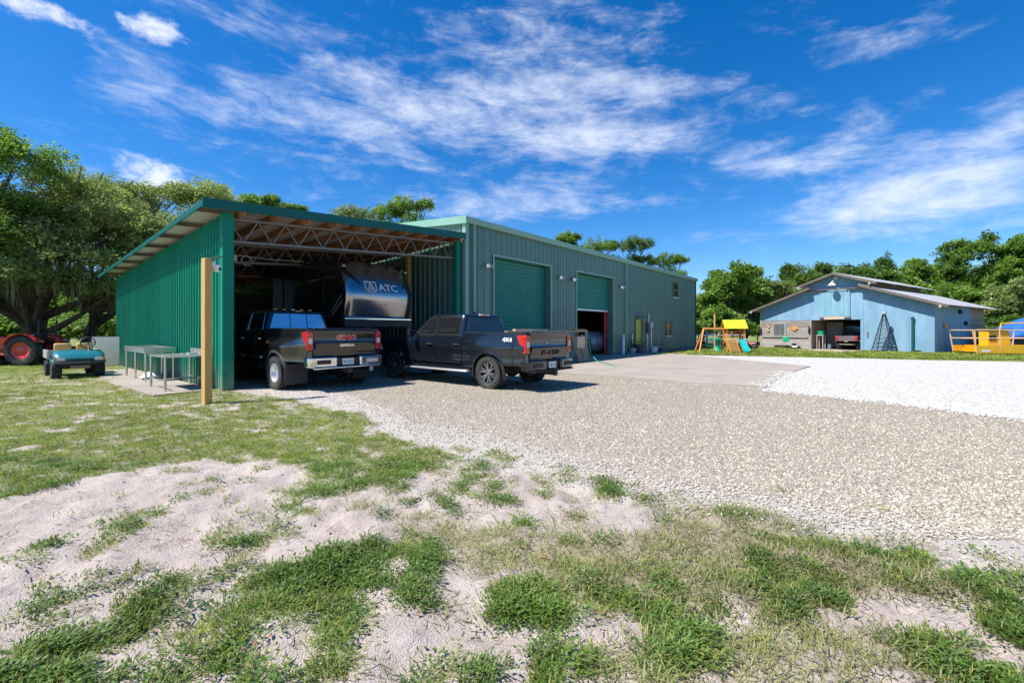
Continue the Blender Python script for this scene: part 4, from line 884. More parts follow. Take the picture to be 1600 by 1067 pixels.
def pickup(name, label, loc, rotz, K):
    t = thing(name, label, 'pickup truck', loc, rotz); paint = K['paint']; WB, W, HB = K['wb'], K['w'], K['bedz']
    xr, xc_, xf = K['xtail'], K['xcab'], WB + K['foh']                     # tailgate plane, back of cab, nose
    zrock, rz, ra = K['rock'], K['r'], K['r']+.085; dz = K['r']
    hoodz, belt, roofz = K['hood'], K['belt'], K['roof']; xws = K['xws']
    fl = K.get('flare', 0.0)
    def yf(x, z):
        y = W - .055*max(0, (z-HB*.70)/(HB*.3))**2*1.0 - .07*max(0, (.75-z)/.4)**2
        y += .014*math.exp(-((z-HB*.74)/.05)**2) - .018*math.exp(-((z-.82)/.12)**2)
        if x > WB: y -= .2*((x-WB)/(xf-WB))**2.2
        if x < -.6: y -= .03*((-.6-x)/.6)**2
        if fl:
            y += fl*max(0, 1-(abs(x)/.82)**2.6)*(1 if z < 1.08 else max(0, 1-((z-1.08)/.22)**2))
        return y
    zb_rear = lambda x: arch(x, 0, ra, dz, K['bedbot'] if x < -.3 else zrock+.06)
    zb_front = lambda x: arch(x, WB, ra, dz, zrock+.04 if x < WB else zrock+.06)
    # bed
    mb = MB(); xs = xcols(xr+.0, xc_-.02, [(0, ra)], 16); sideskin(mb, xs, zb_rear, lambda x: HB, yf, 12)
    for s in (1,-1): mb.box(xr+.06, xc_-.03, *( (W-.20, W-.06) if s > 0 else (-W+.06, -W+.20)), HB-.05, HB+.012)
    mb.box(xr+.06, xc_-.03, -W+.15, W-.15, HB-.55, HB-.5); mb.box(xc_-.09, xc_-.03, -W+.1, W-.1, HB-.5, HB-.005)
    for s in (1,-1): mb.box(xr+.06, xc_-.03, s*(W-.2)-.02, s*(W-.2)+.02, HB-.5, HB-.05)
    bed = mb.build('bed', paint, t, smooth=True)
    mb = MB()
    for s in (1,-1): mb.box(xr+.03, xc_-.04, *((W-.19,W-.075) if s > 0 else (-W+.075,-W+.19)), HB+.013, HB+.03)
    mb.build('bed_rail_cap', m_plast, bed)
    # wheel arch flares and liners
    for xcen in (0, WB):
        for s in (1,-1):
            mb = MB(); rows = []
            for k in range(25):
                a = math.pi*(k/24*1.16-.08); x, z = xcen+math.cos(a)*ra, dz+math.sin(a)*ra; y = yf(x, max(z, zrock))
                lo = xcen+math.cos(a)*(ra+.075), dz+math.sin(a)*(ra+.075)
                rows.append([(x, s*(y-.12), z), (x, s*(y+.022), z), ((x+lo[0])/2, s*(y+.028), (z+lo[1])/2), (lo[0], s*(yf(lo[0], lo[1])+.004), lo[1])])
            mb.grid(rows); mb.build('wheel_arch', K['archmat'], t, smooth=True)
            mb = MB(); mb.lathe([(ra+.02, 0), (ra+.02, .5)], (xcen, s*W-.25 if s > 0 else -W-.25, dz), 'y', 28)
            mb2 = MB(); rows = []
            for k in range(15):
                a = math.pi*k/14; rows.append([(xcen+math.cos(a)*(ra+.015), s*(W-.07), dz+math.sin(a)*(ra+.015)), (xcen+math.cos(a)*(ra+.015), s*(W-.5), dz+math.sin(a)*(ra+.015))])
            mb2.grid(rows); mb2.build('wheel_liner', m_dark, t)
    # cab lower body: fender, doors, sill
    def top(x):
        if x < xws: return belt
        q = (x-xws)/(xf-xws); return belt - .02 + (hoodz-belt)*min(1, q*1.6) - .1*max(0, q-.75)*2.2
    cuts = [xc_+.0, K['xd1'], K['xd2'], xf-.12]; nm = ['rear_door', 'front_door', 'front_fender']
    for i in range(3):
        x0, x1 = cuts[i]+.007, cuts[i+1]-.007
        for s in (1,-1):
            mb = MB(); xs = xcols(x0, x1, [(WB, ra)], 8)
            sideskin(mb, xs, zb_front if i == 2 else (lambda x: zrock+.13), top if i == 2 else (lambda x: belt), yf, 12, (s,)); d = mb.build(nm[i], paint, t, smooth=True)
            if i < 2:
                hx = x0+.17; mb = MB(); y = yf(hx, belt-.2); mb.tube([(hx-.1,s*(y-.01),belt-.205),(hx-.085,s*(y+.04),belt-.2),(hx+.085,s*(y+.04),belt-.19),(hx+.1,s*(y-.01),belt-.19)], .016, 8); mb.build('door_handle', K['trim'], d, smooth=True)
                mb = MB(); mb.box(x0+.02, x1-.02, *sorted((s*(yf(x0,.62)+.0), s*(yf(x0,.62)+.03))), zrock+.16, zrock+.24); mb.build('door_moulding', K.get('mould', paint), d, bevel=.01)
    for s in (1,-1):
        mb = MB(); mb.box(xc_-.3 if not fl else .55, WB-ra-.02, *sorted((s*(W-.14), s*(W-.03))), zrock-.02, zrock+.125); mb.build('sill', K['archmat'], t, bevel=.015)
        mb = MB(); mb.box(xc_-.25+(.2 if fl else 0), WB-ra-.1, *sorted((s*(W-.1), s*(W+.06))), zrock-.07, zrock-.025); mb.build('running_board', K['step'], t, bevel=.015)
    mb = MB(); mb.box(xc_+.05, xf-.5, -W+.13, W-.13, zrock, belt-.06); mb.build('inner_body', m_dark, t)
    mb = MB(); rows = []
    for i in range(10):
        x = xws-.05 + (xf-.08-xws)*i/9; z = top(max(x, xws+.01)); hw = yf(x, z)-.045
        rows.append([(x, -hw+2*hw*j/10, z+.035*(1-(2*j/10-1)**4)+(.02 if 2 <= j <= 8 else 0)) for j in range(11)])
    mb.grid(rows); mb.build('hood', paint, t, smooth=True)
    hw = W-.21
    mb = MB(); mb.prism([(-hw,zrock+.25),(hw,zrock+.25),(hw+.03,hoodz-.12),(-hw-.03,hoodz-.12)], xf-.13, xf-.02, 'x'); mb.build('grille', m_plast, t, bevel=.03)
    mb = MB(); mb.prism([(-hw-.02,zrock+.0),(hw+.02,zrock+.0),(hw+.05,zrock+.3),(-hw-.05,zrock+.3)], xf-.16, xf+.1, 'x'); mb.build('front_bumper', K['bumper'], t, bevel=.04)
    for s in (1,-1): mb = MB(); mb.box(xf-.14, xf-.0, *sorted((s*(hw-.22), s*(hw+.08))), hoodz-.32, hoodz-.12); mb.build('headlight', m_redlit, t, bevel=.02)
    # greenhouse
    x0b, x0t, x1b, x1t = xc_+.01, xc_+K['rearlean'], xws+.05, xws-K['wslean']; yb, yt = W-.075, W-K['tumble']
    zat = lambda q: belt-.02 + (roofz-.07-belt+.02)*q
    def loop(q, shrink=0.0, dzz=0.0, r=.13):
        xa, xb, yy = x0b+(x0t-x0b)*q+shrink, x1b+(x1t-x1b)*q-shrink*1.3, yb+(yt-yb)*q-shrink; pts = []
        for cx, cy, a0 in ((xb-r,yy-r,0),(xa+r,yy-r,90),(xa+r,-yy+r,180),(xb-r,-yy+r,270)):
            for k in range(5): a = R(a0+90*k/4); pts.append((cx+r*math.cos(a), cy+r*math.sin(a), zat(q)+dzz))
        return pts
    mb = MB(); rows = [loop(i/4) for i in range(5)] + [loop(1, .03, .035), loop(1, .1, .055), loop(1, .25, .068), loop(1, .5, .075)]
    mb.grid(rows, wrap=True); n = len(rows[0]); mb.poly(rows[-1]); gh = mb.build('cab', paint, t, smooth=True, ang=50)
    yq = lambda q: yb+(yt-yb)*q
    def sidepane(poly, s, nm_, m, o=.006):
        mb = MB(); mb.poly([(x, s*(yq(q)+o), zat(q)) for x, q in poly]); mb.poly([(x, s*(yq(q)-.01), zat(q)) for x, q in poly]); return mb.build(nm_, m, gh)
    xa = lambda q: x0b+(x0t-x0b)*q; xb = lambda q: x1b+(x1t-x1b)*q; md = K['xd1']
    for s in (1,-1):
        polys = [[(xa(.12)+.14,.12),(md-.05,.12),(md-.05,.93),(xa(.93)+.16,.93)], [(md+.05,.12),(xb(.12)-.2,.12),(xb(.2)-.19,.2),(xb(.9)-.16,.9),(xb(.93)-.22,.93),(md+.05,.93)]]
        for p in polys:
            w = sidepane(p, s, 'side_window', m_glass)
            mb = MB(); mb.tube([(x, s*(yq(q)+.004), zat(q)) for x, q in p+[p[0]]], .011, 6); mb.build('window_trim', K['wtrim'], w)
        mb = MB(); xm = xb(.1)-.26; mb.bar((xm,s*(W-.1),belt+.05),(xm,s*(W+.1),belt+.1),.06,.05); o = mb.build('mirror', m_plast, t)
        mb = MB(); mb.box(xm-.07,xm+.07,*sorted((s*(W+.05),s*(W+.27))),belt+.0,belt+K['mirh']); mb.build('mirror_shell', paint, o, bevel=.03)
        mb = MB(); mb.box(xm-.078,xm-.071,*sorted((s*(W+.075),s*(W+.245))),belt+.025,belt+K['mirh']-.025); mb.build('mirror_glass', m_glass, o)
    mb = MB(); q0, q1 = .17, .93; a = .1; wq = lambda q: yq(q)-.12
    mb.poly([(xa(q0)-.005,-wq(q0),zat(q0)),(xa(q0)-.005,wq(q0),zat(q0)),(xa(q1)-.005,wq(q1)-.02,zat(q1)),(xa(q1)-.005,-wq(q1)+.02,zat(q1))]); rwn = mb.build('rear_window', K['rglass'], gh)
    if K.get('slider'):
        for yy in (-.24, .24): mb = MB(); mb.bar((xa(q0)-.008,yy,zat(q0)),(xa(q1)-.008,yy,zat(q1)),.015,.01); mb.build('window_divider', m_plast, rwn)
    mb = MB(); mb.tube([(xa(q0)-.003,-wq(q0),zat(q0)),(xa(q0)-.003,wq(q0),zat(q0)),(xa(q1)-.003,wq(q1)-.02,zat(q1)),(xa(q1)-.003,-wq(q1)+.02,zat(q1)),(xa(q0)-.003,-wq(q0),zat(q0))], .012, 6); mb.build('window_seal', m_plast, rwn)
    mb = MB(); q0, q1 = .05, .95; mb.poly([(xb(q0)+.006,-wq(q0),zat(q0)),(xb(q0)+.006,wq(q0),zat(q0)),(xb(q1)+.006,wq(q1),zat(q1)),(xb(q1)+.006,-wq(q1),zat(q1))]); mb.build('windshield', m_glass, gh)
    mb = MB(); mb.box(x0t-.02,x0t+.06,-.2,.2,zat(1)+.002,zat(1)+.05); bl0 = mb.build('brake_light', m_redlit if not fl else m_plast, gh, bevel=.012)
    mb = MB(); mb.box(x0t-.028,x0t-.018,-.08,.08,zat(1)+.008,zat(1)+.045); mb.build('red_lens', m_red, bl0)
    # tailgate, lamps, bumper
    zt0, zt1 = K['tgz'], HB+.015; ty = W-.19
    mb = MB(); mb.prism([(xr+.06,zt0),(xr-.035,zt0),(xr-.055,zt0+.1),(xr-.05,zt0+.26),(xr-.022,zt0+.30),(xr-.025,zt1-.12),(xr-.06,zt1-.05),(xr-.045,zt1),(xr+.06,zt1)], -ty, ty, 'y'); tg = mb.build('tailgate', paint, t, bevel=.012)
    for s in (1,-1):
        mb = MB(); y0, y1 = ty+.008, yf(xr+.02, HB*.8)+.006; zl0, zl1 = K['lampz']
        pts = [(xr+.24,zl1),(xr-.055,zl1),(xr-.06,zl0),(xr+.06,zl0+.02)]
        mb.prism(pts, *sorted((s*y0, s*y1)), 'y'); tl = mb.build('taillight', m_red, t, bevel=.015)
        mb = MB(); zm = (zl0+zl1)/2; mb.box(xr-.068,xr-.058,*sorted((s*(y0+.03),s*(y1-.03))),zm-.06,zm+.07); mb.build('reverse_lens', m_redlit, tl)
        for za, zc in ((K['bedbot'], zl0-.004), (zl1+.004, HB)):
            mb = MB(); mb.box(xr-.02,xr+.05,*sorted((s*y0,s*(y1-.015))),za,zc); mb.build('corner_panel', paint, t, bevel=.01)
    bz0, bz1 = K['bumpz']; bw = W-.02
    for s in (1,-1):
        mb = MB(); pl = [(xr-.02,.30*s),(xr-.17,.30*s),(xr-.2,.34*s),(xr-.17,(bw-.1)*s),(xr-.1,bw*s),(xr+.1,bw*s),(xr+.1,(bw-.06)*s)]
        mb.prism(pl, bz0, bz1, 'z'); o = mb.build('rear_bumper', K['bumper'], t, bevel=.02)
        if fl: mb = MB(); mb.prism([(bz0+.06,0),(bz1-.05,0)],0,0) if False else None
        mb = MB(); mb.box(xr-.212,xr-.19,*sorted((s*.48,s*.82)),bz0+.07,bz1-.06) ; mb.build('bumper_recess', m_plast if (s > 0 or not fl) else m_redlit, o, bevel=.01)
    mb = MB(); mb.box(xr-.13,xr-.01,-.3,.3,bz0+.02,bz1-.02); mb.build('plate_bay', m_plast, t)
    mb = MB(); mb.box(xr-.22,xr-.02,-bw+.12,bw-.12,bz0-.045,bz0-.003); mb.build('bumper_step', K['step2'], t, bevel=.015)
    mb = MB(); mb.box(xr-.145,xr-.131,-.155,.155,bz0+.03,bz0+.185); pl_ = mb.build('licence_plate', m_plate, t)
    text('plate_digits', K['plate'], .085, m_platetx, pl_, (xr-.147,0,bz0+.105), (R(90),0,R(-90)), .001, .001)
    mb = MB(); mb.box(xr-.25,xr+.1,-.04,.04,bz0-.15,bz0-.05); mb.box(xr-.26,xr-.2,-.055,.055,bz0-.16,bz0-.04); mb.build('hitch_receiver', m_plast, t)
    # running gear
    mb = MB(); mb.cyl((0,-W+.3,dz),(0,W-.3,dz),.06,n=10); mb.lathe([(.05,-.22),(.16,-.1),(.18,0),(.16,.1),(.05,.22)],(0,0,dz),'y',14); mb.box(xr+.1,WB+.5,-.45,-.35,zrock-.02,zrock+.1); mb.box(xr+.1,WB+.5,.35,.45,zrock-.02,zrock+.1); mb.box(.6,1.8,-.7,-.46,zrock-.15,zrock+.05); mb.cyl((WB,-W+.2,dz),(WB,W-.2,dz),.05,n=8); mb.build('chassis', m_plast, t)
    for x in (0, WB):
        for s in (1,-1):
            if x == 0 and fl:
                wheel(t, x, s*(W+fl-.12), K['r'], .235, K['rr'], 'dually', s); wheel(t, x, s*(W+fl-.12-.335), K['r'], .235, K['rr'], 'dually', s)
            else: wheel(t, x, s*(W-.14), K['r'], .27 if not fl else .24, K['rr'], K['wst'], s)
    return t, xr, zt0, zt1, tg, bed, yf, ty

F = dict(paint=m_navy, wb=3.95, w=1.0, bedz=1.40, xtail=-1.17, xcab=.93, foh=.92, rock=.46, r=.415, hood=1.18, belt=1.30, roof=1.95, xws=3.15, bedbot=.62, xd1=2.02, xd2=3.02,
         archmat=m_navy, trim=m_plast, step=m_alloy, step2=m_plast, bumper=m_navy, wtrim=m_plast, rearlean=.09, wslean=.64, tumble=.25, tgz=.74, lampz=(.92,1.36), bumpz=(.52,.75), plate='GN 42', rr=.265, wst='spoke', mirh=.2, rglass=m_glass)
ft, xr, zt0, zt1, tg, bed, yf, ty = pickup('pickup_truck', 'dark blue four-door pickup with black spoked wheels parked behind the black one', B(5.32,-4.82), ANG+math.pi/2, F)
mb = MB(); mb.prism([(xr-.035,zt0+.04),(xr-.105,zt0+.32),(xr-.02,zt0+.345),(xr-.02,zt0+.04)],-ty+.03,ty-.03,'y'); pn = mb.build('lower_panel', m_navy, tg, bevel=.008)
text('model_lettering', 'F-150', .175, m_dark, tg, (xr-.078,0,zt0+.19), (R(104),0,R(-90)), .01, .0015, 1.9)
mb = MB(); mb.lathe([(0,-.02),(.09,-.02),(.115,-.005),(.118,.02)], (0,0,0), 'x', 28); em = mb.build('oval_emblem', m_chrome, tg, (xr-.03,0,zt0+.44), smooth=True); em.scale = (1,1,.42)
mb = MB(); mb.lathe([(0,-.024),(.088,-.022),(.09,-.015)], (0,0,0), 'x', 28); e2 = mb.build('emblem_field', m_navy, em)
text('drive_lettering', '4X4', .13, m_white, bed, (-.66, yf(-.66,1.22)+.008, 1.25), (R(90),0,R(180)), .003, .006, 1.35)
for nm_, x_, z_, w_, h_ in (('fuel_door', .62, 1.12, .17, .17),):
    y_ = yf(x_, z_); mb = MB(); mb.box(x_-w_/2-.008, x_+w_/2+.008, y_-.02, y_+.004, z_-h_/2-.008, z_+h_/2+.008); sl = mb.build(nm_, m_dark, bed)
    mb = MB(); mb.box(x_-w_/2, x_+w_/2, y_-.02, y_+.009, z_-h_/2, z_+h_/2); mb.build('flap', m_navy, sl, bevel=.004)
mb = MB(); mb.prism([(1.35,1.93),(1.6,1.93),(1.4,2.02),(1.37,2.02)], -.02, .02, 'y'); mb.build('roof_antenna', m_navy, ft, bevel=.006)
mb = MB(); mb.prism([(xr-.09,zt1-.045),(xr+.04,zt1+.0),(xr+.04,zt1+.035),(xr-.1,zt1+.01)], -ty, ty, 'y'); mb.build('spoiler', m_navy, tg, bevel=.006)

G = dict(paint=m_blk, wb=4.35, w=1.03, bedz=1.50, xtail=-1.25, xcab=1.22, foh=1.0, rock=.56, r=.42, hood=1.4, belt=1.46, roof=2.07, xws=3.7, bedbot=.72, xd1=2.4, xd2=3.5, flare=.19,
         archmat=m_plast, trim=m_chrome, step=m_plast, step2=m_chrome, bumper=m_chrome, wtrim=m_chrome, rearlean=.12, wslean=.75, tumble=.23, tgz=.84, lampz=(1.0,1.44), bumpz=(.60,.83), plate='KR 871', rr=.235, wst='dually', mirh=.32, rglass=m_mirror, slider=True, mould=m_chrome)
gt, xr, zt0, zt1, tg, bed, yf, ty = pickup('pickup_truck', 'glossy black pickup with twin rear wheels and chrome bumper inside the shed mouth', B(2.05,-.8), ANG+math.pi/2, G)
text('brand_lettering', 'GMC', .15, m_toyred, tg, (xr-.042,0,zt0+.46), (R(90),0,R(-90)), .008, .008, 1.55)
text('brand_lettering_rim', 'GMC', .15, m_chrome, tg, (xr-.036,0,zt0+.46), (R(90),0,R(-90)), .006, .014, 1.55)
mb = MB(); mb.prism([(xr-.05,zt0+.1),(xr-.1,zt0+.34),(xr-.02,zt0+.36),(xr-.02,zt0+.1)],-ty+.04,ty-.04,'y'); mb.build('lower_panel', m_blk, tg, bevel=.008)
text('model_lettering', 'SIERRA', .085, m_chrome, tg, (xr-.09,0,zt0+.27), (R(102),0,R(-90)), .008, .004, 1.5)
text('trim_lettering', 'SLT', .055, m_chrome, tg, (xr-.06,-.62,zt0+.06), (R(90),0,R(-90)), .003, .003, 1.4)
for s in (1,-1):
    mb = MB(); mb.box(.56,.6,*sorted((s*.6,s*1.16)),.14,.6); 
    mb = MB(); mb.box(-.56,-.53,*sorted((s*.62,s*1.17)),.16,.66); mb.build('mud_flap', m_plast, gt, bevel=.006)
    mb = MB(); mb.box(.36,.5,*sorted((s*1.16,s*1.2)),1.16,1.2); mb.build('side_marker', m_orange, gt, bevel=.006)
mb = MB(); mb.tube([(-.5,-.55,.5),(xr-.02,-.62,.49),(xr-.2,-.62,.49)], [.05,.06,.065], 14); mb.build('exhaust_tip', m_chrome, gt, smooth=True)
mb = MB(); mb.box(xr-.05,xr+.05,-ty,ty,zt1+.002,zt1+.022); mb.build('tailgate_cap', m_plast, tg, bevel=.006)
for i in range(5):
    mb = MB(); mb.box(1.62,1.7,-.5+i*.25-.05,-.5+i*.25+.05,2.06,2.1); mb.build('roof_marker', m_orange if i != 2 else m_redlit, gt, bevel=.008)

# ------------------------------------------------------------------ fifth-wheel trailer (local x = shed u, y = shed v)
tr = thing('camper_trailer', 'tall black camper trailer with silver curved nose reaching out of the shed', 'trailer', B(3.47, .25), ANG)
TW = 2.5
nose = [(.58,3.72),(.46,3.5),(.32,3.24),(.18,2.98),(.09,2.8),(.05,2.64),(.07,2.44),(.13,2.2),(.2,1.96),(.27,1.72)]
mb = MB(); mb.grid([[(TW*j/10, y+.05*abs(2*j/10-1)**3*1.5, z) for j in range(11)] for y, z in nose]); mb.build('nose_cap', m_silver, tr, smooth=True, solid=.01)
for s in (0, 1):
    mb = MB(); x = -.004 if s == 0 else TW+.004; pts = [(y+.07,z) for y, z in nose] + [(3.3,1.72),(3.5,.75),(11.2,.75),(11.2,3.85),(2.5,3.85)]
    mb.prism(pts, x-.01, x+.01, 'x'); mb.build('side_wall', m_trail, tr)
mb = MB(); mb.box(.01,TW-.01,2.5,11.2,3.8,3.86); mb.add([(0.01,.6,3.72),(TW-.01,.6,3.72),(TW-.01,2.5,3.86),(.01,2.5,3.86)],[(0,1,2,3)]); mb.build('roof', m_trail, tr)
mb = MB(); mb.box(.01,TW-.01,.3,3.35,1.66,1.74); mb.box(.01,TW-.01,3.35,11.2,.65,.76); mb.add([(0.01,3.32,1.72),(TW-.01,3.32,1.72),(TW-.01,3.5,.75),(.01,3.5,.75)],[(0,1,2,3)]); mb.build('underbody', m_dark, tr)
mb = MB(); mb.box(-.02,TW+.02,.155,.24,1.83,1.865); mb.build('nose_strip', m_chrome, tr)
mb = MB(); mb.box(0,TW,.2,.3,1.6,1.82); mb.build('nose_skirt', m_plast, tr)
for s, x0, x1 in ((1,.02,.62),(-1,TW-.02,TW-.42)):
    def ny(z): return float(np.interp(z, [p[1] for p in nose][::-1], [p[0] for p in nose][::-1]))
    mb = MB(); rows = []
    for k in range(8):
        q = k/7; za, zb_ = 3.66-.78*q, 3.32-.44*q if s > 0 else 3.0-.1*q
        if s < 0: za = 3.35-.45*q if False else 3.34-.5*q*0-.46*q
        xx = x0+(x1-x0)*q if s > 0 else x1+(x0-x1)*(1-q)
        c0 = (2*xx/TW-1); dy = .05*abs(c0)**3*1.5; rows.append([(xx, ny(za)+dy-.012, za), (xx, ny(min(za,zb_))+dy-.012, min(za,zb_))])
    mb.grid(rows); mb.build('nose_graphic', m_trail, tr, solid=.006)
text('lettering', 'ATC', .37, m_white, tr, (1.52,.1,2.88), (R(90-27),0,0), .004, .004, 1.0)
lg = MB(); pts = [(-.2,.2),(.2,.2),(.2,-.1),(.0,-.22),(-.2,-.1)]
for i in range(5):
    a, b = pts[i], pts[(i+1)%5]; lg.bar((a[0],0,a[1]),(b[0],0,b[1]),.02,.035,up=(0,1,0))
lg.bar((-.13,0,-.16),(0,0,.17),.02,.05,up=(0,1,0)); lg.bar((.13,0,-.16),(0,0,.17),.02,.05,up=(0,1,0)); lg.bar((0,0,-.15),(0,0,0),.02,.05,up=(0,1,0))
o = lg.build('logo', m_white, tr, (.86,.1,2.88)); o.rotation_euler = (R(-27),0,0)
mb = MB(); mb.bar((-.02,.32,2.4),(-.02,.95,1.95),.012,.06,up=(1,0,0)); mb.bar((-.02,.95,1.95),(-.02,3.0,1.98),.012,.06,up=(1,0,0)); mb.build('side_stripe', m_graphic, tr)
mb = MB(); mb.bar((-.02,.36,2.58),(-.02,1.0,2.07),.012,.04,up=(1,0,0)); mb.bar((-.02,1.0,2.07),(-.02,2.6,2.05),.012,.03,up=(1,0,0)); mb.build('side_stripe', m_graphic, tr)
for y0, z0, z1 in ((1.5,2.35,3.3),(5.5,1.9,2.9),(8,1.9,2.9)): mb = MB(); mb.box(-.03,-.016,y0,y0+.8,z0,z1); mb.build('window', m_glass, tr, bevel=.004)
mb = MB(); mb.box(-.4,-.02,6.9-2.4,9.6,1.1,3.4); mb.build('slide_out', m_trail, tr, bevel=.02)
for x in (.35, TW-.35): mb = MB(); mb.box(x-.06,x+.06,2.6,2.72,.0,1.7); mb.build('landing_leg', m_plast, tr)
mb = MB(); mb.box(TW/2-.2,TW/2+.2,.8,2.4,1.25,1.7); mb.box(TW/2-.1,TW/2+.1,.7,.95,1.05,1.4); mb.build('pin_box', m_plast, tr)
for y in (7.6, 8.5, 9.4):
    for s in (-1, 1):
        o = wheel(tr, 0, 0, .38, .22, .22, m_alloy, 1); o.location = (TW/2+s*1.08, y, .376); o.rotation_euler = (0,0,R(90) if s < 0 else R(-90))
for x in (.06, TW-.06): mb = MB(); mb.box(x-.03,x+.03,.36,.4,3.5,3.54); mb.build('clearance_light', m_white, tr)

# ------------------------------------------------------------------ side-by-side utility vehicle
def utv(label, loc, rotz, body, cargo=True):
    t = thing('utility_vehicle', label, 'utility vehicle', loc, rotz)
    for x in (0, 2.0):
        for s in (1,-1): wheel(t, x, s*.62, .33, .25, .18, m_darkrim, s)
    mb = MB(); mb.box(-.35,2.55,-.5,.5,.32,.5); mb.box(.55,1.6,-.7,.7,.36,.48); mb.build('floor_pan', m_plast, t, bevel=.02)
    mb = MB(); mb.prism([(1.65,.48),(2.6,.5),(2.65,.8),(2.3,1.02),(1.65,1.1)], -.62, .62, 'y'); mb.build('hood', body, t, bevel=.04)
    mb = MB(); mb.prism([(-.62,.66),(.5,.66),(.5,.72),(-.56,.72)], -.7, .7, 'y')
    mb.prism([(-.62,.66),(-.68,1.02),(-.63,1.02),(-.57,.7)], -.7, .7, 'y'); mb.box(-.6,.5,.66,.7,.72,1.02); mb.box(-.6,.5,-.7,-.66,.72,1.02); mb.box(.46,.5,-.66,.66,.72,1.05); mb.build('cargo_bed', body, t, bevel=.012)
    for s in (1,-1):
        mb = MB(); mb.box(-.695,-.655,*sorted((s*.52,s*.68)),.76,.98); mb.build('taillight', m_red, t, bevel=.01)
        mb = MB(); mb.prism([(-.42,.62),(-.3,.76),(.3,.76),(.42,.62)], *sorted((s*.66,s*.8)), 'y'); mb.build('rear_fender', body, t, bevel=.02)
        mb = MB(); mb.prism([(1.58,.62),(1.7,.8),(2.3,.8),(2.42,.62)], *sorted((s*.6,s*.8)), 'y'); mb.build('front_fender', body, t, bevel=.02)
        mb = MB(); mb.box(.6,1.05,*sorted((s*.08,s*.6)),.5,.78); mb.prism([(.5,.75),(.62,.75),(.55,1.35),(.46,1.35)], *sorted((s*.08,s*.6)), 'y'); mb.build('seat', m_plast, t, bevel=.04)
        mb = MB(); mb.tube([(.5,s*.68,.6),(.45,s*.66,1.1),(.55,s*.56,1.78),(1.35,s*.54,1.82),(1.95,s*.64,1.05),(2.0,s*.64,.7)], .028, 8); mb.build('roll_bar', m_plast, t, smooth=True)
        mb = MB(); mb.box(1.72,1.78,*sorted((s*.68,s*.9)),1.15,1.27); mb.build('mirror', m_plast, t, bevel=.01)
    mb = MB(); mb.prism([(.4,1.81),(1.5,1.84),(1.5,1.88),(.4,1.85)], -.62, .62, 'y'); mb.build('roof', m_plast, t, bevel=.012)
    mb = MB(); mb.poly([(1.4,-.5,1.78),(1.4,.5,1.78),(1.9,.58,1.1),(1.9,-.58,1.1)]); mb.build('windshield', m_glass, t)
    mb = MB(); mb.poly([(.54,-.5,1.75),(.54,.5,1.75),(.46,.58,1.12),(.46,-.58,1.12)]); mb.build('rear_panel', m_win, t)
    mb = MB(); mb.tube([(-.64,-.5,.42),(-.72,-.4,.42),(-.72,.4,.42),(-.64,.5,.42)], .03, 8); mb.box(-.66,-.3,-.06,.06,.36,.46); mb.build('rear_bumper', m_steel, t)
    mb = MB(); mb.box(-.69,-.685,-.12,.12,.62,.66) ; mb.build('tailgate_badge', m_cream, t)
    if cargo: mb = MB(); mb.box(-.2,.35,-.35,.3,.725,1.08); o = mb.build('cargo_cover', m_galv, t, bevel=.04)
    return t
utv('grey and maroon side-by-side utility vehicle parked in the barn doorway', bl(5.95,1.1), BA+math.pi/2, m_maroon)
utv('black side-by-side utility vehicle tucked under the silver trailer nose', B(4.3,1.6), ANG+math.pi/2, m_blk, False)

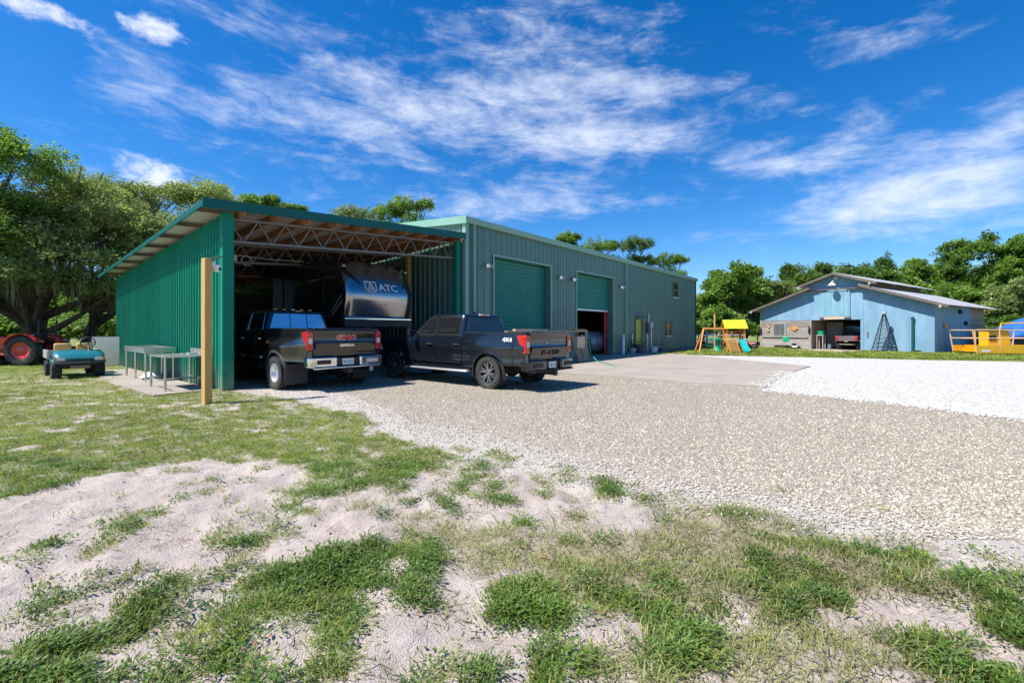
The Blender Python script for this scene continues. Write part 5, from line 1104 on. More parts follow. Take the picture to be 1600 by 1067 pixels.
# ------------------------------------------------------------------ golf cart, facing the camera
def golf():
    p = P(122, 589); a = math.atan2(-p.y, -p.x) + .12
    t = thing('golf_cart', 'old teal utility golf cart with tan seats on the lawn', 'golf cart', (p.x, p.y, 0), a); t.scale = (.93,.93,.93)      # local x forward (towards the camera)
    for x in (0, -1.65):
        for s in (1,-1): wheel(t, x, s*.53, .27, .25, .13, m_darkrim, s)
    mb = MB(); mb.prism([(-2.1,.38),(.1,.3),(.36,.42),(.36,.5),(-2.1,.5)], -.42, .42, 'y'); mb.build('chassis', m_plast, t, bevel=.02)
    mb = MB(); rows = []
    for x, z, w in ((.42,.56,.58),(.44,.64,.62),(.36,.74,.63),(.1,.84,.62),(-.25,.9,.6),(-.3,.86,.58)): rows.append([(x-.05*abs(2*j/8-1)**3, -w+2*w*j/8, z+.02*(1-(2*j/8-1)**2)) for j in range(9)])
    mb.grid(rows); mb.build('cowl', m_teal, t, smooth=True, solid=.02)
    for s in (1,-1):
        mb = MB(); mb.prism([(-.34,.5),(-.26,.62),(.3,.62),(.42,.48),(.3,.56),(-.2,.55)], *sorted((s*.36,s*.66)), 'y'); mb.build('fender', m_teal, t, bevel=.02)
        mb = MB(); mb.box(.4,.46,*sorted((s*.36,s*.56)),.57,.67); hl = mb.build('headlight', m_redlit, t, bevel=.01)
        mb = MB(); mb.box(.41,.455,*sorted((s*.565,s*.62)),.57,.67); mb.build('turn_lens', m_orange, hl, bevel=.008)
        mb = MB(); mb.box(-.98,-.86,*sorted((s*.06,s*.5)),.78,1.14); mb.build('seat_back', m_tan, t, bevel=.05)
        mb = MB(); mb.box(-.9,-.42,*sorted((s*.03,s*.53)),.66,.8); mb.build('seat_cushion', m_tan, t, bevel=.04)
        mb = MB(); mb.box(-2.1,-.98,*sorted((s*.6,s*.66)),.62,.9); mb.build('cargo_side', m_galv, t, bevel=.01)
    mb = MB(); mb.tube([(.44,-.6,.52),(.52,-.5,.5),(.54,0,.5),(.52,.5,.5),(.44,.6,.52)], .03, 8); mb.build('front_bar', m_plast, t, smooth=True)
    mb = MB(); mb.box(.4,.56,-.24,.24,.32,.44); mb.build('bumper', m_steel, t, bevel=.03)
    mb = MB(); mb.box(-2.1,-1.0,-.6,.6,.58,.62); mb.box(-2.1,-2.05,-.6,.6,.62,.88); mb.build('cargo_box', m_galv, t)
    mb = MB(); mb.tube([(-.25+.0,.28+.19*math.cos(k*.2618)*1.0,1.16+.19*math.sin(k*.2618)) for k in range(25)], .016, 6); sw = mb.build('steering_wheel', m_plast, t)
    mb = MB(); mb.bar((-.25,.1,1.16),(-.25,.46,1.16),.03); mb.bar((-.25,.28,1.16),(-.25,.28,.98),.03); mb.cyl((-.24,.28,1.16),(.0,.28,.8),.025); mb.build('column', m_steel, sw)
    return t
golf()
# ------------------------------------------------------------------ compact tractor (local x forward; forward points out of the picture, left)
p = P(57, 569); tt = thing('tractor', 'red compact tractor with large rear wheels under the oak at left', 'tractor', (p.x, p.y, 0), R(180+6))
for s in (1,-1):
    wheel(tt, 0, s*.58, .62, .34, .36, m_tractor, s); wheel(tt, 1.65, s*.5, .36, .22, .2, m_tractor, s)
    mb = MB(); rows = []
    for k in range(13):
        a = R(20+130*k/12); rows.append([(math.cos(a)*.7, s*.36, .62+math.sin(a)*.7), (math.cos(a)*.7, s*.78, .62+math.sin(a)*.7)])
    mb.grid(rows); mb.grid([[ (r[0][0], s*.36, r[0][2]) for r in rows], [(r[0][0]*.75, s*.36, .62+(r[0][2]-.62)*.7) for r in rows]]); mb.build('fender', m_tractor, tt, smooth=True, solid=.025)
    mb = MB(); mb.box(.55,1.3,*sorted((s*.3,s*.75)),.42,.5); mb.build('foot_board', m_tractor, tt, bevel=.015)
mb = MB(); mb.prism([(.95,.55),(2.15,.55),(2.2,.95),(2.1,1.15),(.95,1.22)], -.3, .3, 'y'); mb.build('hood', m_tractor, tt, bevel=.05)
mb = MB(); mb.box(-.3,2.0,-.22,.22,.4,.62); mb.build('transmission', m_plast, tt, bevel=.03)
mb = MB(); mb.box(-.15,.35,-.26,.26,.85,.97); mb.prism([(-.2,.95),(-.05,.95),(-.16,1.4),(-.28,1.4)], -.26, .26, 'y'); mb.build('seat', m_plast, tt, bevel=.04)
mb = MB(); mb.tube([(-.42,.42,.6),(-.45,.42,1.9),(-.45,-.42,1.9),(-.42,-.42,.6)], .035, 8); mb.build('roll_bar', m_plast, tt)
mb = MB(); mb.tube([(.72+.05*math.sin(k*.2618),.19*math.cos(k*.2618),1.32+.17*math.sin(k*.2618)) for k in range(25)], .015, 6); mb.cyl((.72,0,1.32),(1.0,0,.95),.025); mb.build('steering_wheel', m_plast, tt)
mb = MB(); mb.bar((.6,.5,.5),(2.9,.5,.6),.08,.12); mb.bar((.6,-.5,.5),(2.9,-.5,.6),.08,.12); mb.prism([(2.8,.15),(3.3,.12),(3.2,.62),(2.85,.6)], -.8, .8, 'y'); mb.build('front_loader', m_tractor, tt)
# ------------------------------------------------------------------ things by the shed wall
def tabletop(name, label, u0, u1, v0, v1, h, lip, shelf):
    t = thing(name, label, 'table', B((u0+u1)/2, (v0+v1)/2), ANG); a, b = (u1-u0)/2, (v1-v0)/2
    mb = MB(); mb.box(-a,a,-b,b,h-.04,h); tp = mb.build('table_top', m_stain, t, bevel=.008)
    if lip > .05:
        for x0,x1,y0,y1 in ((-a,-a+.03,-b,b),(a-.03,a,-b,b),(-a+.03,a-.03,-b,-b+.03),(-a+.03,a-.03,b-.03,b)): mb = MB(); mb.box(x0,x1,y0,y1,h+.0005,h+lip); mb.build('rim', m_stain, tp)
    else:
        mb = MB(); mb.box(a-.03,a,-b,b,h+.0005,h+.14); mb.build('backsplash', m_stain, tp)
    for x in (-a+.05, a-.05):
        for y in ((-b+.05, b-.05) if v1-v0 < 2 else (-b+.05, 0, b-.05)): mb = MB(); mb.cyl((x,y,.015),(x,y,h-.04),.028,n=10); mb.build('leg', m_stain, t)
    if shelf:
        for x in (-a+.05, a-.05): mb = MB(); mb.cyl((x,-b+.05,.25),(x,b-.05,.25),.018,n=8); mb.build('stretcher', m_stain, t)
        mb = MB(); mb.cyl((-a+.05,0,.25),(a-.05,0,.25),.018,n=8); mb.build('stretcher', m_stain, t)
    return t
tabletop('steel_table', 'stainless steel work table nearest the wooden post', -1.05, -.1, .75, 2.2, .86, 0, True)
tabletop('sink_table', 'long stainless table with raised rim by the green wall', -.85, -.1, 3.7, 6.3, .86, .12, False)
mb = MB(); rows = [[(.55*(i/6-.5)+random.uniform(-.03,.03), .5*(j/6-.5)+random.uniform(-.03,.03), .2*math.exp(-((i-3)**2+(j-3)**2)/5)+random.uniform(0,.05)) for j in range(7)] for i in range(7)]
mb.grid(rows); o = mb.build('crumpled_sheet', m_white, None, B(-.5,4.6,.02), ANG, smooth=True, solid=.01); tag(o, 'crumpled white sheet on the ground under the rimmed table', 'sheet')
mb = MB(); mb.bar((0,0,.012),(.35,.2,.012),.03,.02); mb.box(.1,.3,-.2,-.05,.0,.05); o = mb.build('hand_tools', m_alloy, None, B(-.55,1.3,.862), ANG); tag(o, 'small tools lying on the stainless table by the post', 'tools')
bn = thing('steel_bin', 'square stainless steel bin standing beyond the golf cart', 'bin', P(174,570), R(28))
for i,(x0,x1,y0,y1) in enumerate(((-.5,.5,-.5,-.48),(-.5,.5,.48,.5),(-.5,-.48,-.48,.48),(.48,.5,-.48,.48))): mb = MB(); mb.box(x0,x1,y0,y1,0,1.2); mb.build('side_panel', m_stain, bn)
mb = MB(); mb.box(-.478,.478,-.478,.478,0,.03); mb.build('base', m_stain, bn)
ps = thing('wooden_post', 'square yellow pine post standing on the lawn before the shed corner', 'post', P(323,630), ANG+.2)
mb = MB(); mb.box(-.07,.07,-.07,.07,-.2,2.95); mb.build('timber', m_pole, ps, bevel=.008)
sc_ = thing('security_camera', 'white security camera with small solar panel on the wooden post', 'camera', P(323,630)+Vector((.02,0,2.78)), ANG+.2)
mb = MB(); mb.box(.07,.12,-.04,.04,.0,.1); mb.build('bracket', m_white, sc_)
mb = MB(); mb.lathe([(0,-.1),(.05,-.085),(.075,-.03),(.075,.05),(.03,.07)], (.17,0,.0), 'z', 14); hd = mb.build('dome', m_white, sc_, smooth=True)
mb = MB(); mb.lathe([(0,-.032),(.03,-.02)], (.2,-.06,-.03), 'y', 10); mb.build('lens', m_dark, hd)
mb = MB(); mb.bar((.02,-.05,.14),(.26,.05,.24),.16,.012); mb.build('solar_panel', m_win, sc_); mb = MB(); mb.cyl((.12,0,.05),(.14,0,.19),.01,n=6); mb.build('stem', m_white, sc_)

# ------------------------------------------------------------------ things in front of the shop
rk = thing('timber_rack', 'long narrow work counter with planks in front of the roll-up door', 'counter', B(8.06+3.4,-1.6), ANG)
mb = MB(); mb.box(-2.9,2.9,-.3,.3,1.4,1.45); tp = mb.build('top', m_tanwood, rk)
for x, y, l in ((-2.2,.0,2.2),(.7,.1,1.2),(2.0,-.1,.9)): mb = MB(); mb.box(x,x+l,y-.1,y+.1,1.4505,1.52); mb.build('plank', m_cream if l > 2 else m_tanwood, tp)
for x in (-2.8, -.9, 1.0, 2.8):
    for y in (-.24,.24): mb = MB(); mb.box(x-.045,x+.045,y-.045,y+.045,.036,1.4); mb.build('leg', m_tanwood, rk)
mb = MB(); mb.box(2.2,2.95,-.28,.28,.62,.66); mb.build('shelf', m_tanwood, rk)
o = MB().box(-.33,.33,-.27,.27,0,.52).build('carton', m_cream, None, B(8.06+3.4+2.35,-1.6,.662), ANG, bevel=.01); tag(o, 'tan carton on the shelf at the counter end', 'box')
for i in range(6):
    mb = MB(); mb.bar((0,0,.0),(.0,.32,.95),.07,.05); o = mb.build('leaning_board', m_tanwood if i % 2 else m_grey_wood, None, B(8.06+5.25+i*.2,-2.05,.055), ANG+.05*(i%3)); tag(o, ['first','second','third','fourth','fifth','sixth'][i] + ' leaning board from the left below the counter end', 'board', 'boards leaning by the hose')
hs = [B(14.25,-1.95,1.3), B(14.28,-2.0,.9), B(14.25,-2.1,.4), B(14.1,-2.5,.08), B(13.6,-3.2,.06), B(12.8,-3.9,.06), B(12.2,-4.4,.03), B(11.8,-4.6,.03)]
pts = []
for i in range(len(hs)-1):
    for k in range(4): pts.append(hs[i].lerp(hs[i+1], k/4))
o = MB().tube(pts+[hs[-1]], .018, 8).build('garden_hose', m_hose, smooth=True); tag(o, 'green garden hose hanging from the counter end to the gravel', 'hose')
tk = thing('storage_tank', 'blue-grey cylindrical tank on feet inside the half-open shop door', 'tank', B(19.75,1.0), ANG)
mb = MB(); mb.lathe([(0,-.95),(.3,-.93),(.55,-.86),(.64,-.75),(.64,.75),(.55,.86),(.3,.93),(0,.95)], (0,0,.78), 'x', 28); sh_ = mb.build('shell', m_tank, tk, smooth=True)
for x in (-.5,.5): mb = MB(); mb.box(x-.05,x+.05,-.5,.5,.03,.35); mb.build('foot', m_plast, tk)
for x in (-.4,.4): mb = MB(); mb.lathe([(.645,x-.03),(.655,x-.03),(.655,x+.03),(.645,x+.03)], (0,0,.78), 'x', 28); mb.build('band', m_steel, sh_)
ch = thing('tool_chest', 'dark tool chest with small cans beside the tank inside the shop', 'tool chest', B(18.45,.85), ANG)
mb = MB(); mb.box(-.45,.45,-.3,.3,.12,.95); cb = mb.build('cabinet', m_plast, ch, bevel=.02)
for i in range(4): mb = MB(); mb.box(-.41,.41,-.315,-.301,.17+i*.19,.33+i*.19); mb.build('drawer', m_darkrim, cb, bevel=.005)
for x in (-.35,.35): 
    for y in (-.22,.22): mb = MB(); mb.cyl((x-.03,y,.09),(x+.03,y,.09),.06,n=10); mb.build('caster', m_rubber, ch)
for i, (x, mm) in enumerate(((-.2,m_white),(.15,m_tank))):
    mb = MB(); mb.lathe([(.0,0),(.1,0),(.1,.22),(.09,.24),(0,.24)], (0,0,0), 'z', 14); o = mb.build('paint_can', mm, None, B(18.45+x,.8,.952), ANG); tag(o, ['white can on the dark tool chest inside the shop','blue-grey can on the dark tool chest inside the shop'][i], 'can')
ld = thing('red_post', 'red steel post just inside the right of the half-open shop door', 'post', B(19.98,.22), ANG)
mb = MB(); mb.box(-.06,.06,-.06,.06,.03,2.6); mb.build('column', m_toyred, ld, bevel=.008); mb = MB(); mb.box(-.15,.15,-.15,.15,.031,.06); mb.build('base_plate', m_steel, ld)
def pot(label, u, v, r, h, m, plant):
    t = thing('plant_pot', label, 'plant pot', B(u, v, .036), ANG)
    mb = MB(); mb.lathe([(r*.75,0),(r,h),(r*1.08,h),(r*1.08,h*.9)], (0,0,0), 'z', 16); mb.build('pot', m, t, smooth=True)
    if plant:
        mb = leafy(70, r*1.7, .06, .2, .55, int(u*10)); o = mb.build('foliage', m_leaf_bri, t, (0,0,h*.8), recalc=False)
pot('square-shouldered violet planter left of the lime door', 8.06+14.55, -.75, .38, .55, m_terracotta, True)
pot('white plastic pot right of the lime door', 8.06+16.3, -1.0, .24, .34, m_white, False)
pot('pot of leafy green plant beside the meter box', 8.06+17.3, -.95, .22, .26, m_terracotta, True)
pot('small grey pot with greenery by the second downspout', 8.06+13.9, -.6, .22, .3, m_galv, True)
o = MB().lathe([(0,0),(.12,0),(.12,1.15),(.1,1.2),(0,1.2)], (0,0,0), 'z', 14).build('steel_bollard', m_galv, None, B(8.06+12.7,-.55,.03), ANG, smooth=True); tag(o, 'grey pipe bollard right of the half-open roll-up door', 'bollard')

# ------------------------------------------------------------------ playset
pl = P(1140, 551); ps = thing('playset', 'timber playset with lime canvas roof, slide, climbing ramp and swing beam', 'playset', (pl.x, pl.y, 0), R(-12)); ps.scale = (.78,.78,.78)
for x in (-.2,1.15):
    for y in (0,1.3): mb = MB(); mb.box(x-.06,x+.06,y-.06,y+.06,-.05,2.05); mb.build('post', m_cedar, ps)
mb = MB(); mb.box(-.3,1.25,-.1,1.4,1.05,1.12); mb.build('deck', m_cedarl, ps)
for x0,x1,y0,y1 in ((-.2,1.15,1.28,1.32),(1.13,1.17,0,1.3)):
    for z in (1.3,1.5,1.7): mb = MB(); mb.box(x0,x1,y0,y1,z,z+.12); mb.build('guard_board', m_cedar, ps)
for s in (0,1):
    mb = MB(); y0, y1 = (-.2,.65) if s == 0 else (.65,1.5); z0, z1 = (2.0,2.75) if s == 0 else (2.75,2.0); mb.grid([[(-.42,y0,z0),(-.42,y1,z1)],[(1.38,y0,z0),(1.38,y1,z1)]]); mb.build('canopy', m_lime, ps, solid=.02)
for x in (-.2,1.15): mb = MB(); mb.bar((x,-.15,1.98),(x,.65,2.7),.05,.08); mb.bar((x,1.45,1.98),(x,.65,2.7),.05,.08); mb.bar((x,0,2.0),(x,1.3,2.0),.05,.08); mb.build('roof_frame', m_cedar, ps)
mb = MB(); n = 9; rows = []
for i in range(n+1):
    q = i/n; y = -.1-1.6*q; z = 1.12-1.0*q+.07*math.sin(q*9); rows.append([(.62,y,z+.14),(.66,y,z),(1.06,y,z),(1.1,y,z+.14)])
mb.grid(rows); mb.build('slide', m_slide, ps, smooth=True, solid=.03)
for i in range(6): mb = MB(); q = (i+.5)/6; y = -.1-1.2*q; z = 1.1-1.02*q; mb.bar((-.25,y,z),(.5,y,z),.2,.03,up=(0,.65,.76)); mb.build('ramp_board', m_cedarl, ps)
for x in (-.22,.46): mb = MB(); mb.bar((x,-.1,1.05),(x,-1.38,.0),.05,.09); mb.build('ramp_rail', m_cedar, ps)
mb = MB(); mb.bar((-.2,.65,2.02),(-2.0,.65,2.02),.1,.16); mb.build('swing_beam', m_cedar, ps)
for s in (-1,1): mb = MB(); mb.bar((-1.9,.65,2.0),(-2.45,.65+s*1.0,-.05),.09,.09); mb.build('swing_leg', m_cedar, ps)
mb = MB(); mb.bar((-2.2,.05,.85),(-2.2,1.25,.85),.08,.12); mb.build('swing_brace', m_tractor, ps)
for x in (-1.45,-.75):
    for d in (-.22,.22): mb = MB(); mb.cyl((x+d,.65,.55),(x+d,.65,1.95),.018,n=6); mb.build('swing_rope', m_tarp if x < -1 else m_steel, ps)
    mb = MB(); mb.box(x-.25,x+.25,.55,.75,.52,.56); mb.build('swing_seat', m_toygreen, ps)
mb = MB(); mb.bar((-1.0,.8,0),(-1.0,.8,3.3),.09,.09); mb.build('flag_post', m_cedarl, ps)
pg = P(1121,549); gt_ = thing('green_toy_table', 'green plastic toddler water table left of the playset ramp', 'toy', (pg.x,pg.y,0), 0)
mb = MB(); mb.lathe([(.3,0),(.34,.05),(.2,.35),(.2,.5),(.3,.72),(.3,.74)], (0,0,-.01), 'z', 16); mb.build('pedestal', m_toygreen, gt_, smooth=True)
mb = MB(); mb.lathe([(.28,.68),(.5,.8),(.52,.92),(.46,.92),(.42,.82),(.0,.78)], (0,0,0), 'z', 18); mb.build('basin', m_toygreen, gt_, smooth=True)
def trike(label, px, py, m):
    p = P(px,py); t = thing('ride_on_toy', label, 'toy', (p.x,p.y,0), random.uniform(0,3), 'ride-on toys beside the barn')
    for x, y, r in ((.0,.22,.15),(.0,-.22,.15),(.6,0,.22)): mb = MB(); mb.lathe([(0,-.04),(r*.8,-.04),(r,-.02),(r,.02),(r*.8,.04),(0,.04)],(x,y,r),'y',16); mb.build('wheel', m_plast, t)
    mb = MB(); mb.tube([(.0,0,.2),(.3,0,.42),(.55,0,.6),(.6,0,.25)], .045, 8); mb.build('frame', m, t); mb = MB(); mb.box(-.05,.25,-.13,.13,.42,.5); mb.build('seat', m, t, bevel=.03)
    mb = MB(); mb.tube([(.5,-.25,.78),(.55,0,.7),(.5,.25,.78)], .025, 6); mb.cyl((.55,0,.6),(.55,0,.7),.025,n=6); mb.build('handlebar', m_white, t)
trike('red ride-on toy on the grass left of the barn', 1171, 546, m_toyred); trike('pink ride-on toy close to the barn corner', 1180, 546.3, m_pink)
cq = P(1166,547.5); o = MB().lathe([(0,0),(.18,0),(.22,.12),(.16,.26),(0,.3)], (0,0,0),'z',14).build('orange_toy_bucket', m_orange, None, cq, smooth=True); tag(o, 'small orange toy bucket on the grass left of the ride-on toys', 'toy')
fn = thing('white_rail_fence', 'low white rail fence behind the playset swings', 'fence', at(1085,39.5), R(0))
for i in range(5): mb = MB(); mb.box(i*1.1-.06,i*1.1+.06,-.06,.06,-.1,1.3); mb.build('post', m_grey_wood, fn)
for i in range(4):
    for z in (.95,.5): mb = MB(); mb.box(i*1.1+.062,(i+1)*1.1-.062,-.025,.025,z,z+.12); mb.build('rail', m_white, fn)
# ------------------------------------------------------------------ mower and bits in front of the barn
mw = thing('push_mower', 'small green and white push mower against the plank wall', 'mower', bl(2.95,-.75), BA+.5)
mb = MB(); mb.prism([(-.3,.12),(.3,.12),(.26,.24),(-.26,.24)], -.25, .25, 'y'); mb.build('deck', m_white, mw, bevel=.03)
for x in (-.28,.28):
    for y in (-.28,.28): mb = MB(); mb.lathe([(0,-.03),(.12,-.03),(.13,0),(.12,.03),(0,.03)],(x,y,.13),'y',14); mb.build('wheel', m_plast, mw)
mb = MB(); mb.lathe([(.14,.24),(.15,.4),(.08,.46),(0,.46)],(0,0,0),'z',14); mb.build('engine', m_plast, mw)
mb = MB(); mb.tube([(-.26,-.2,.2),(-.7,-.2,.95),(-.7,.2,.95),(-.26,.2,.2)], .018, 8); mb.build('handle', m_white, mw); mb = MB(); mb.box(-.75,-.35,-.22,.22,.55,.95); mb.build('grass_bag', m_toygreen, mw, bevel=.05)
o = MB().prism([(0,0),(1.5,0),(1.45,.26),(.05,.26)], -.2, .2, 'y').build('water_trough', m_plast, None, bl(1.35,-.4,.0), BA, bevel=.02); tag(o, 'long dark trough at the foot of the plank wall', 'trough')
o = MB().lathe([(0,0),(.2,.0),(.26,.3),(.24,.3),(.19,.03),(0,.03)], (0,0,0),'z',16).build('green_bucket', m_toygreen, None, bl(4.25,.6,1.1), BA, smooth=True); tag(o, 'green bucket on a stand just inside the barn doorway', 'bucket')
sx = thing('bucket_stand', 'dark wooden stand under the green bucket in the barn', 'stand', bl(4.25,.6), BA)
mb = MB(); mb.box(-.25,.25,-.25,.25,1.05,1.098); mb.build('top', m_grey_wood, sx)
for x in (-.2,.2):
    for y in (-.2,.2): mb = MB(); mb.box(x-.03,x+.03,y-.03,y+.03,.012,1.05); mb.build('leg', m_grey_wood, sx)
o = MB().lathe([(0,0),(.13,0),(.13,.3),(.05,.38),(.05,.42),(0,.42)], (0,0,0),'z',12).build('blue_jug', m_tank, None, bl(4.85,.5,.012), BA, smooth=True); tag(o, 'pale blue jug on the floor of the barn doorway', 'jug')

# ------------------------------------------------------------------ yellow lift platform, tarp
lf_ = thing('lift_platform', 'yellow aerial lift platform with railings parked beside the barn', 'lift', P(1556,553.5), R(-3))
x0, x1, yd = -2.05, 2.6, .75
mb = MB(); mb.prism([(x0+.25,.12),(x1-.1,.12),(x1-.1,.2),(x0+.2,.2)], -yd, yd, 'y'); mb.build('deck', m_yellow, lf_)
for y in (-yd-.03, yd): 
    for i in range(3): a = x0+.22+i*(x1-x0-.3)/3; b = x0+.22+(i+1)*(x1-x0-.3)/3-.02; mb = MB(); mb.box(a,b,y,y+.03,.1,.55); mb.build('toe_board', m_yellow, lf_)
def post(x, y, lean): mb = MB(); mb.cyl((x,y,.15),(x+lean,y,1.5),.035,n=8); mb.build('rail_post', m_rail, lf_)
for y in (-yd,yd):
    for x, l in ((x0+.25,-.25),(x0+1.6,-.08),(x1-.9,.1),(x1-.05,.25)): post(x, y, l)
    for z in (.98,1.47): mb = MB(); mb.cyl((x0+.25-.25*(z-.15)/1.35,y,z),(x1-.05+.25*(z-.15)/1.35,y,z),.03,n=8); mb.build('rail', m_rail, lf_)
for x, l in ((x0+.25,-.25),(x1-.05,.25)):
    for z in (.98,1.47): mb = MB(); mb.cyl((x+l*(z-.15)/1.35,-yd,z),(x+l*(z-.15)/1.35,yd,z),.03,n=8); mb.build('end_rail', m_rail, lf_)
mb = MB(); mb.prism([(-.35,.5),(.95,.5),(.95,1.25),(.8,1.45),(-.35,1.38)], .1, .7, 'y'); cb = mb.build('control_cabinet', m_yellow, lf_, bevel=.02)
mb = MB(); mb.box(-.3,.1,.06,.095,.85,1.15); mb.build('gauge_panel', m_plast, cb); mb = MB(); mb.box(-.4,1.0,.0,.75,1.46,1.56); mb.build('control_tray', m_steel, cb)
mb = MB(); mb.tube([(-.5,-yd,1.47),(-.45,-yd,1.85),(.95,-yd,1.9),(1.0,-yd,1.47)], .04, 8); mb.build('guard_hoop', m_yellow, lf_)
for x in (x0+.5,.6,x1-.4):
    mb = MB(); mb.box(x-.15,x+.15,-.5,.5,-.05,.12); mb.build('skid', m_plast, lf_)
mb = MB(); mb.box(x0+.5,x0+1.0,-yd-.036,-yd-.031,.18,.3); mb.box(x1-1.4,x1-.6,-yd-.036,-yd-.031,.2,.34); mb.build('decal', m_white, lf_)
tp_ = thing('tarped_machine', 'machine under a bright blue tarp behind the yellow lift', 'machine', at(1592,31.5), R(-8))
pr = [(-2.4,1.25),(-1.6,1.5),(.2,2.6),(.7,2.75),(2.8,2.6),(3.2,1.2)]; mb = MB(); rows = []
for y in np.linspace(-1,1,9): rows.append([(x, y, z*.86*(1-.16*abs(y)**3)+random.uniform(-.04,.04)) for x, z in pr])
mb.grid(rows); mb.grid([[p for p in rows[0]],[(p[0],p[1]-.08,max(.7,p[2]-.75)) for p in rows[0]]]); mb.build('tarp', m_tarp, tp_, smooth=True, solid=.01, ang=25)
mb = MB(); mb.box(-2.0,3.0,-.8,.8,.45,1.15); mb.build('body', m_plast, tp_, bevel=.05)
for x in (-1.4,2.2):
    for s in (1,-1): wheel(tp_, x, s*.85, .48, .3, .25, m_white, s)

# ------------------------------------------------------------------ trees
def leafclump(n, rad, ll, lw, seed, flat=.7):
    r = random.Random(seed); mb = MB()
    for _ in range(n):
        d = Vector((r.gauss(0,1), r.gauss(0,1), r.gauss(0,1)*flat)); d = d.normalized()*rad*r.random()**.5
        a = Vector((r.gauss(0,1), r.gauss(0,1), r.gauss(0,.7))).normalized(); s = a.cross(Vector((r.gauss(0,.5), r.gauss(0,.5), 1))).normalized(); L_ = ll*r.uniform(.6,1.3); w = lw*r.uniform(.7,1.3)
        mb.add([d-a*L_/2, d+s*w/2, d+a*L_/2, d-s*w/2], [(0,1,2,3)])
    return mb
CLUMPS = {}
def tree(label, base, h, lobes, leaf, trunk_r, n, size=1.0, trunk_top=None, moss=0, group=None, limbs=True, name='tree', lean=(0,0), cat='tree', leafsz=.16, nl=34):
    "lobes: (dx, dy, z, rx, rz) crown lobes relative to the base"
    t = thing(name, label, cat, base, 0, group); mb = MB(); th = trunk_top or h*.45
    pts = [(0,0,-.3)] + [(lean[0]*k/5+random.uniform(-.1,.1)*trunk_r*2, lean[1]*k/5, th*k/5) for k in range(1,6)]
    mb.tube(pts, [trunk_r*(1.5 if k == 0 else 1-.1*k) for k in range(6)], 10)
    tip = Vector(pts[-1])
    if limbs:
        for lx, ly, lz, lr, lzr in lobes:
            st = Vector(pts[random.randint(2,5)]); en = Vector((lx,ly,lz)); mid = st.lerp(en,.5)+Vector((random.uniform(-.3,.3),random.uniform(-.3,.3),-.25*abs(en.x-st.x)*.4+.2)); pp = []
            for k in range(6):
                q = k/5; pp.append(st*(1-q)**2 + mid*2*q*(1-q) + en*q*q)
            mb.tube(pp, [max(.03, trunk_r*.36*(1-.85*k/5)) for k in range(6)], 7)
            for _ in range(3):
                e2 = en + Vector((random.uniform(-1,1)*lr*.8, random.uniform(-1,1)*lr*.8, random.uniform(-.3,.8)*lzr)); mb.tube([pp[3], pp[3].lerp(e2,.5)+Vector((0,0,.15)), e2], [trunk_r*.16, trunk_r*.1, .02], 5)
    mb.build('trunk', m_bark, t, smooth=True, ang=60)
    sub_ = []
    for lx, ly, lz, lr, lzr in lobes:                      # break every lobe into layered tufts with bays between them
        for _ in range(6):
            v_ = rng.normal(size=3); v_ /= np.linalg.norm(v_); v_[2] = abs(v_[2])*.9-.25; q = rng.uniform(.5, .95)
            r_ = lr*rng.uniform(.30, .55); sub_.append((lx+v_[0]*lr*q, ly+v_[1]*lr*q, lz+v_[2]*lzr*q, r_, min(lzr*.6, r_*rng.uniform(.5,.8))))
        sub_.append((lx, ly, lz, lr*.72, lzr*.72))
    lobes = sub_
    wsum = sum(l[3]**2 for l in lobes); P_, Rr, S_ = [], [], []
    for lx, ly, lz, lr, lzr in lobes:
        k = max(10, int(n*lr*lr/wsum)); d = rng.normal(size=(k,3)); d /= np.linalg.norm(d,axis=1)[:,None]; d[:,2] = np.where(d[:,2] < -.35, -d[:,2]*.6, d[:,2])
        # lumpy radius: sub-lobes leave gaps and bays
        c = rng.normal(size=(8,3)); c /= np.linalg.norm(c,axis=1)[:,None]; dots = np.max(d @ c.T, axis=1)
        rad = (.62+.5*np.clip((dots-.62)/.38,0,1))*(1-.42*rng.random(k)**2.2)
        keep = (dots > .72) | (rng.random(k) < .3)
        spur = rng.random(k) < .05; rad = np.where(spur, rad*rng.uniform(1.02,1.2,k), rad)
        p = np.stack([lx+d[:,0]*lr*rad, ly+d[:,1]*lr*rad, lz+d[:,2]*lzr*rad], 1)[keep]; P_.append(p)
    p = np.concatenate(P_); p = p[p[:,2] > .15]; k = len(p)
    rot = np.stack([rng.uniform(-.5,.5,k), rng.uniform(-.5,.5,k), rng.uniform(0,6.283,k)],1); s = rng.uniform(.5,1.2,k)*size
    key = (leaf.name, leafsz, nl)
    if key not in CLUMPS: CLUMPS[key] = leafclump(nl, .42, leafsz, leafsz*.62, len(CLUMPS)+3)
    gn_scatter('crown', p, rot, np.stack([s,s,s],1), CLUMPS[key], leaf, parent=t)
    if moss:
        mb = MB(); low_ = [p[i] for i in rng.integers(0,k,moss*14) if p[i][2] < 5.4][:moss*2]
        for q in low_:
            L_ = random.uniform(.3,1.5); n2 = random.randint(3,6)
            for _ in range(n2):
                x, y = q[0]+random.uniform(-.2,.2), q[1]+random.uniform(-.2,.2); w = random.uniform(.03,.09); a = random.uniform(0,3.1); l2 = L_*random.uniform(.5,1.1); dx, dy = w*math.cos(a), w*math.sin(a)
                mb.add([(x-dx,y-dy,q[2]),(x+dx,y+dy,q[2]),(x+dx*.8+.04,y+dy*.8,q[2]-l2*.5),(x-dx*.8+.04,y-dy*.8,q[2]-l2*.5),(x+.01,y,q[2]-l2)], [(0,1,2,3),(3,2,4)])
        o = mb.build('hanging_moss', m_moss, t, recalc=False); o['kind'] = 'stuff'
    return t
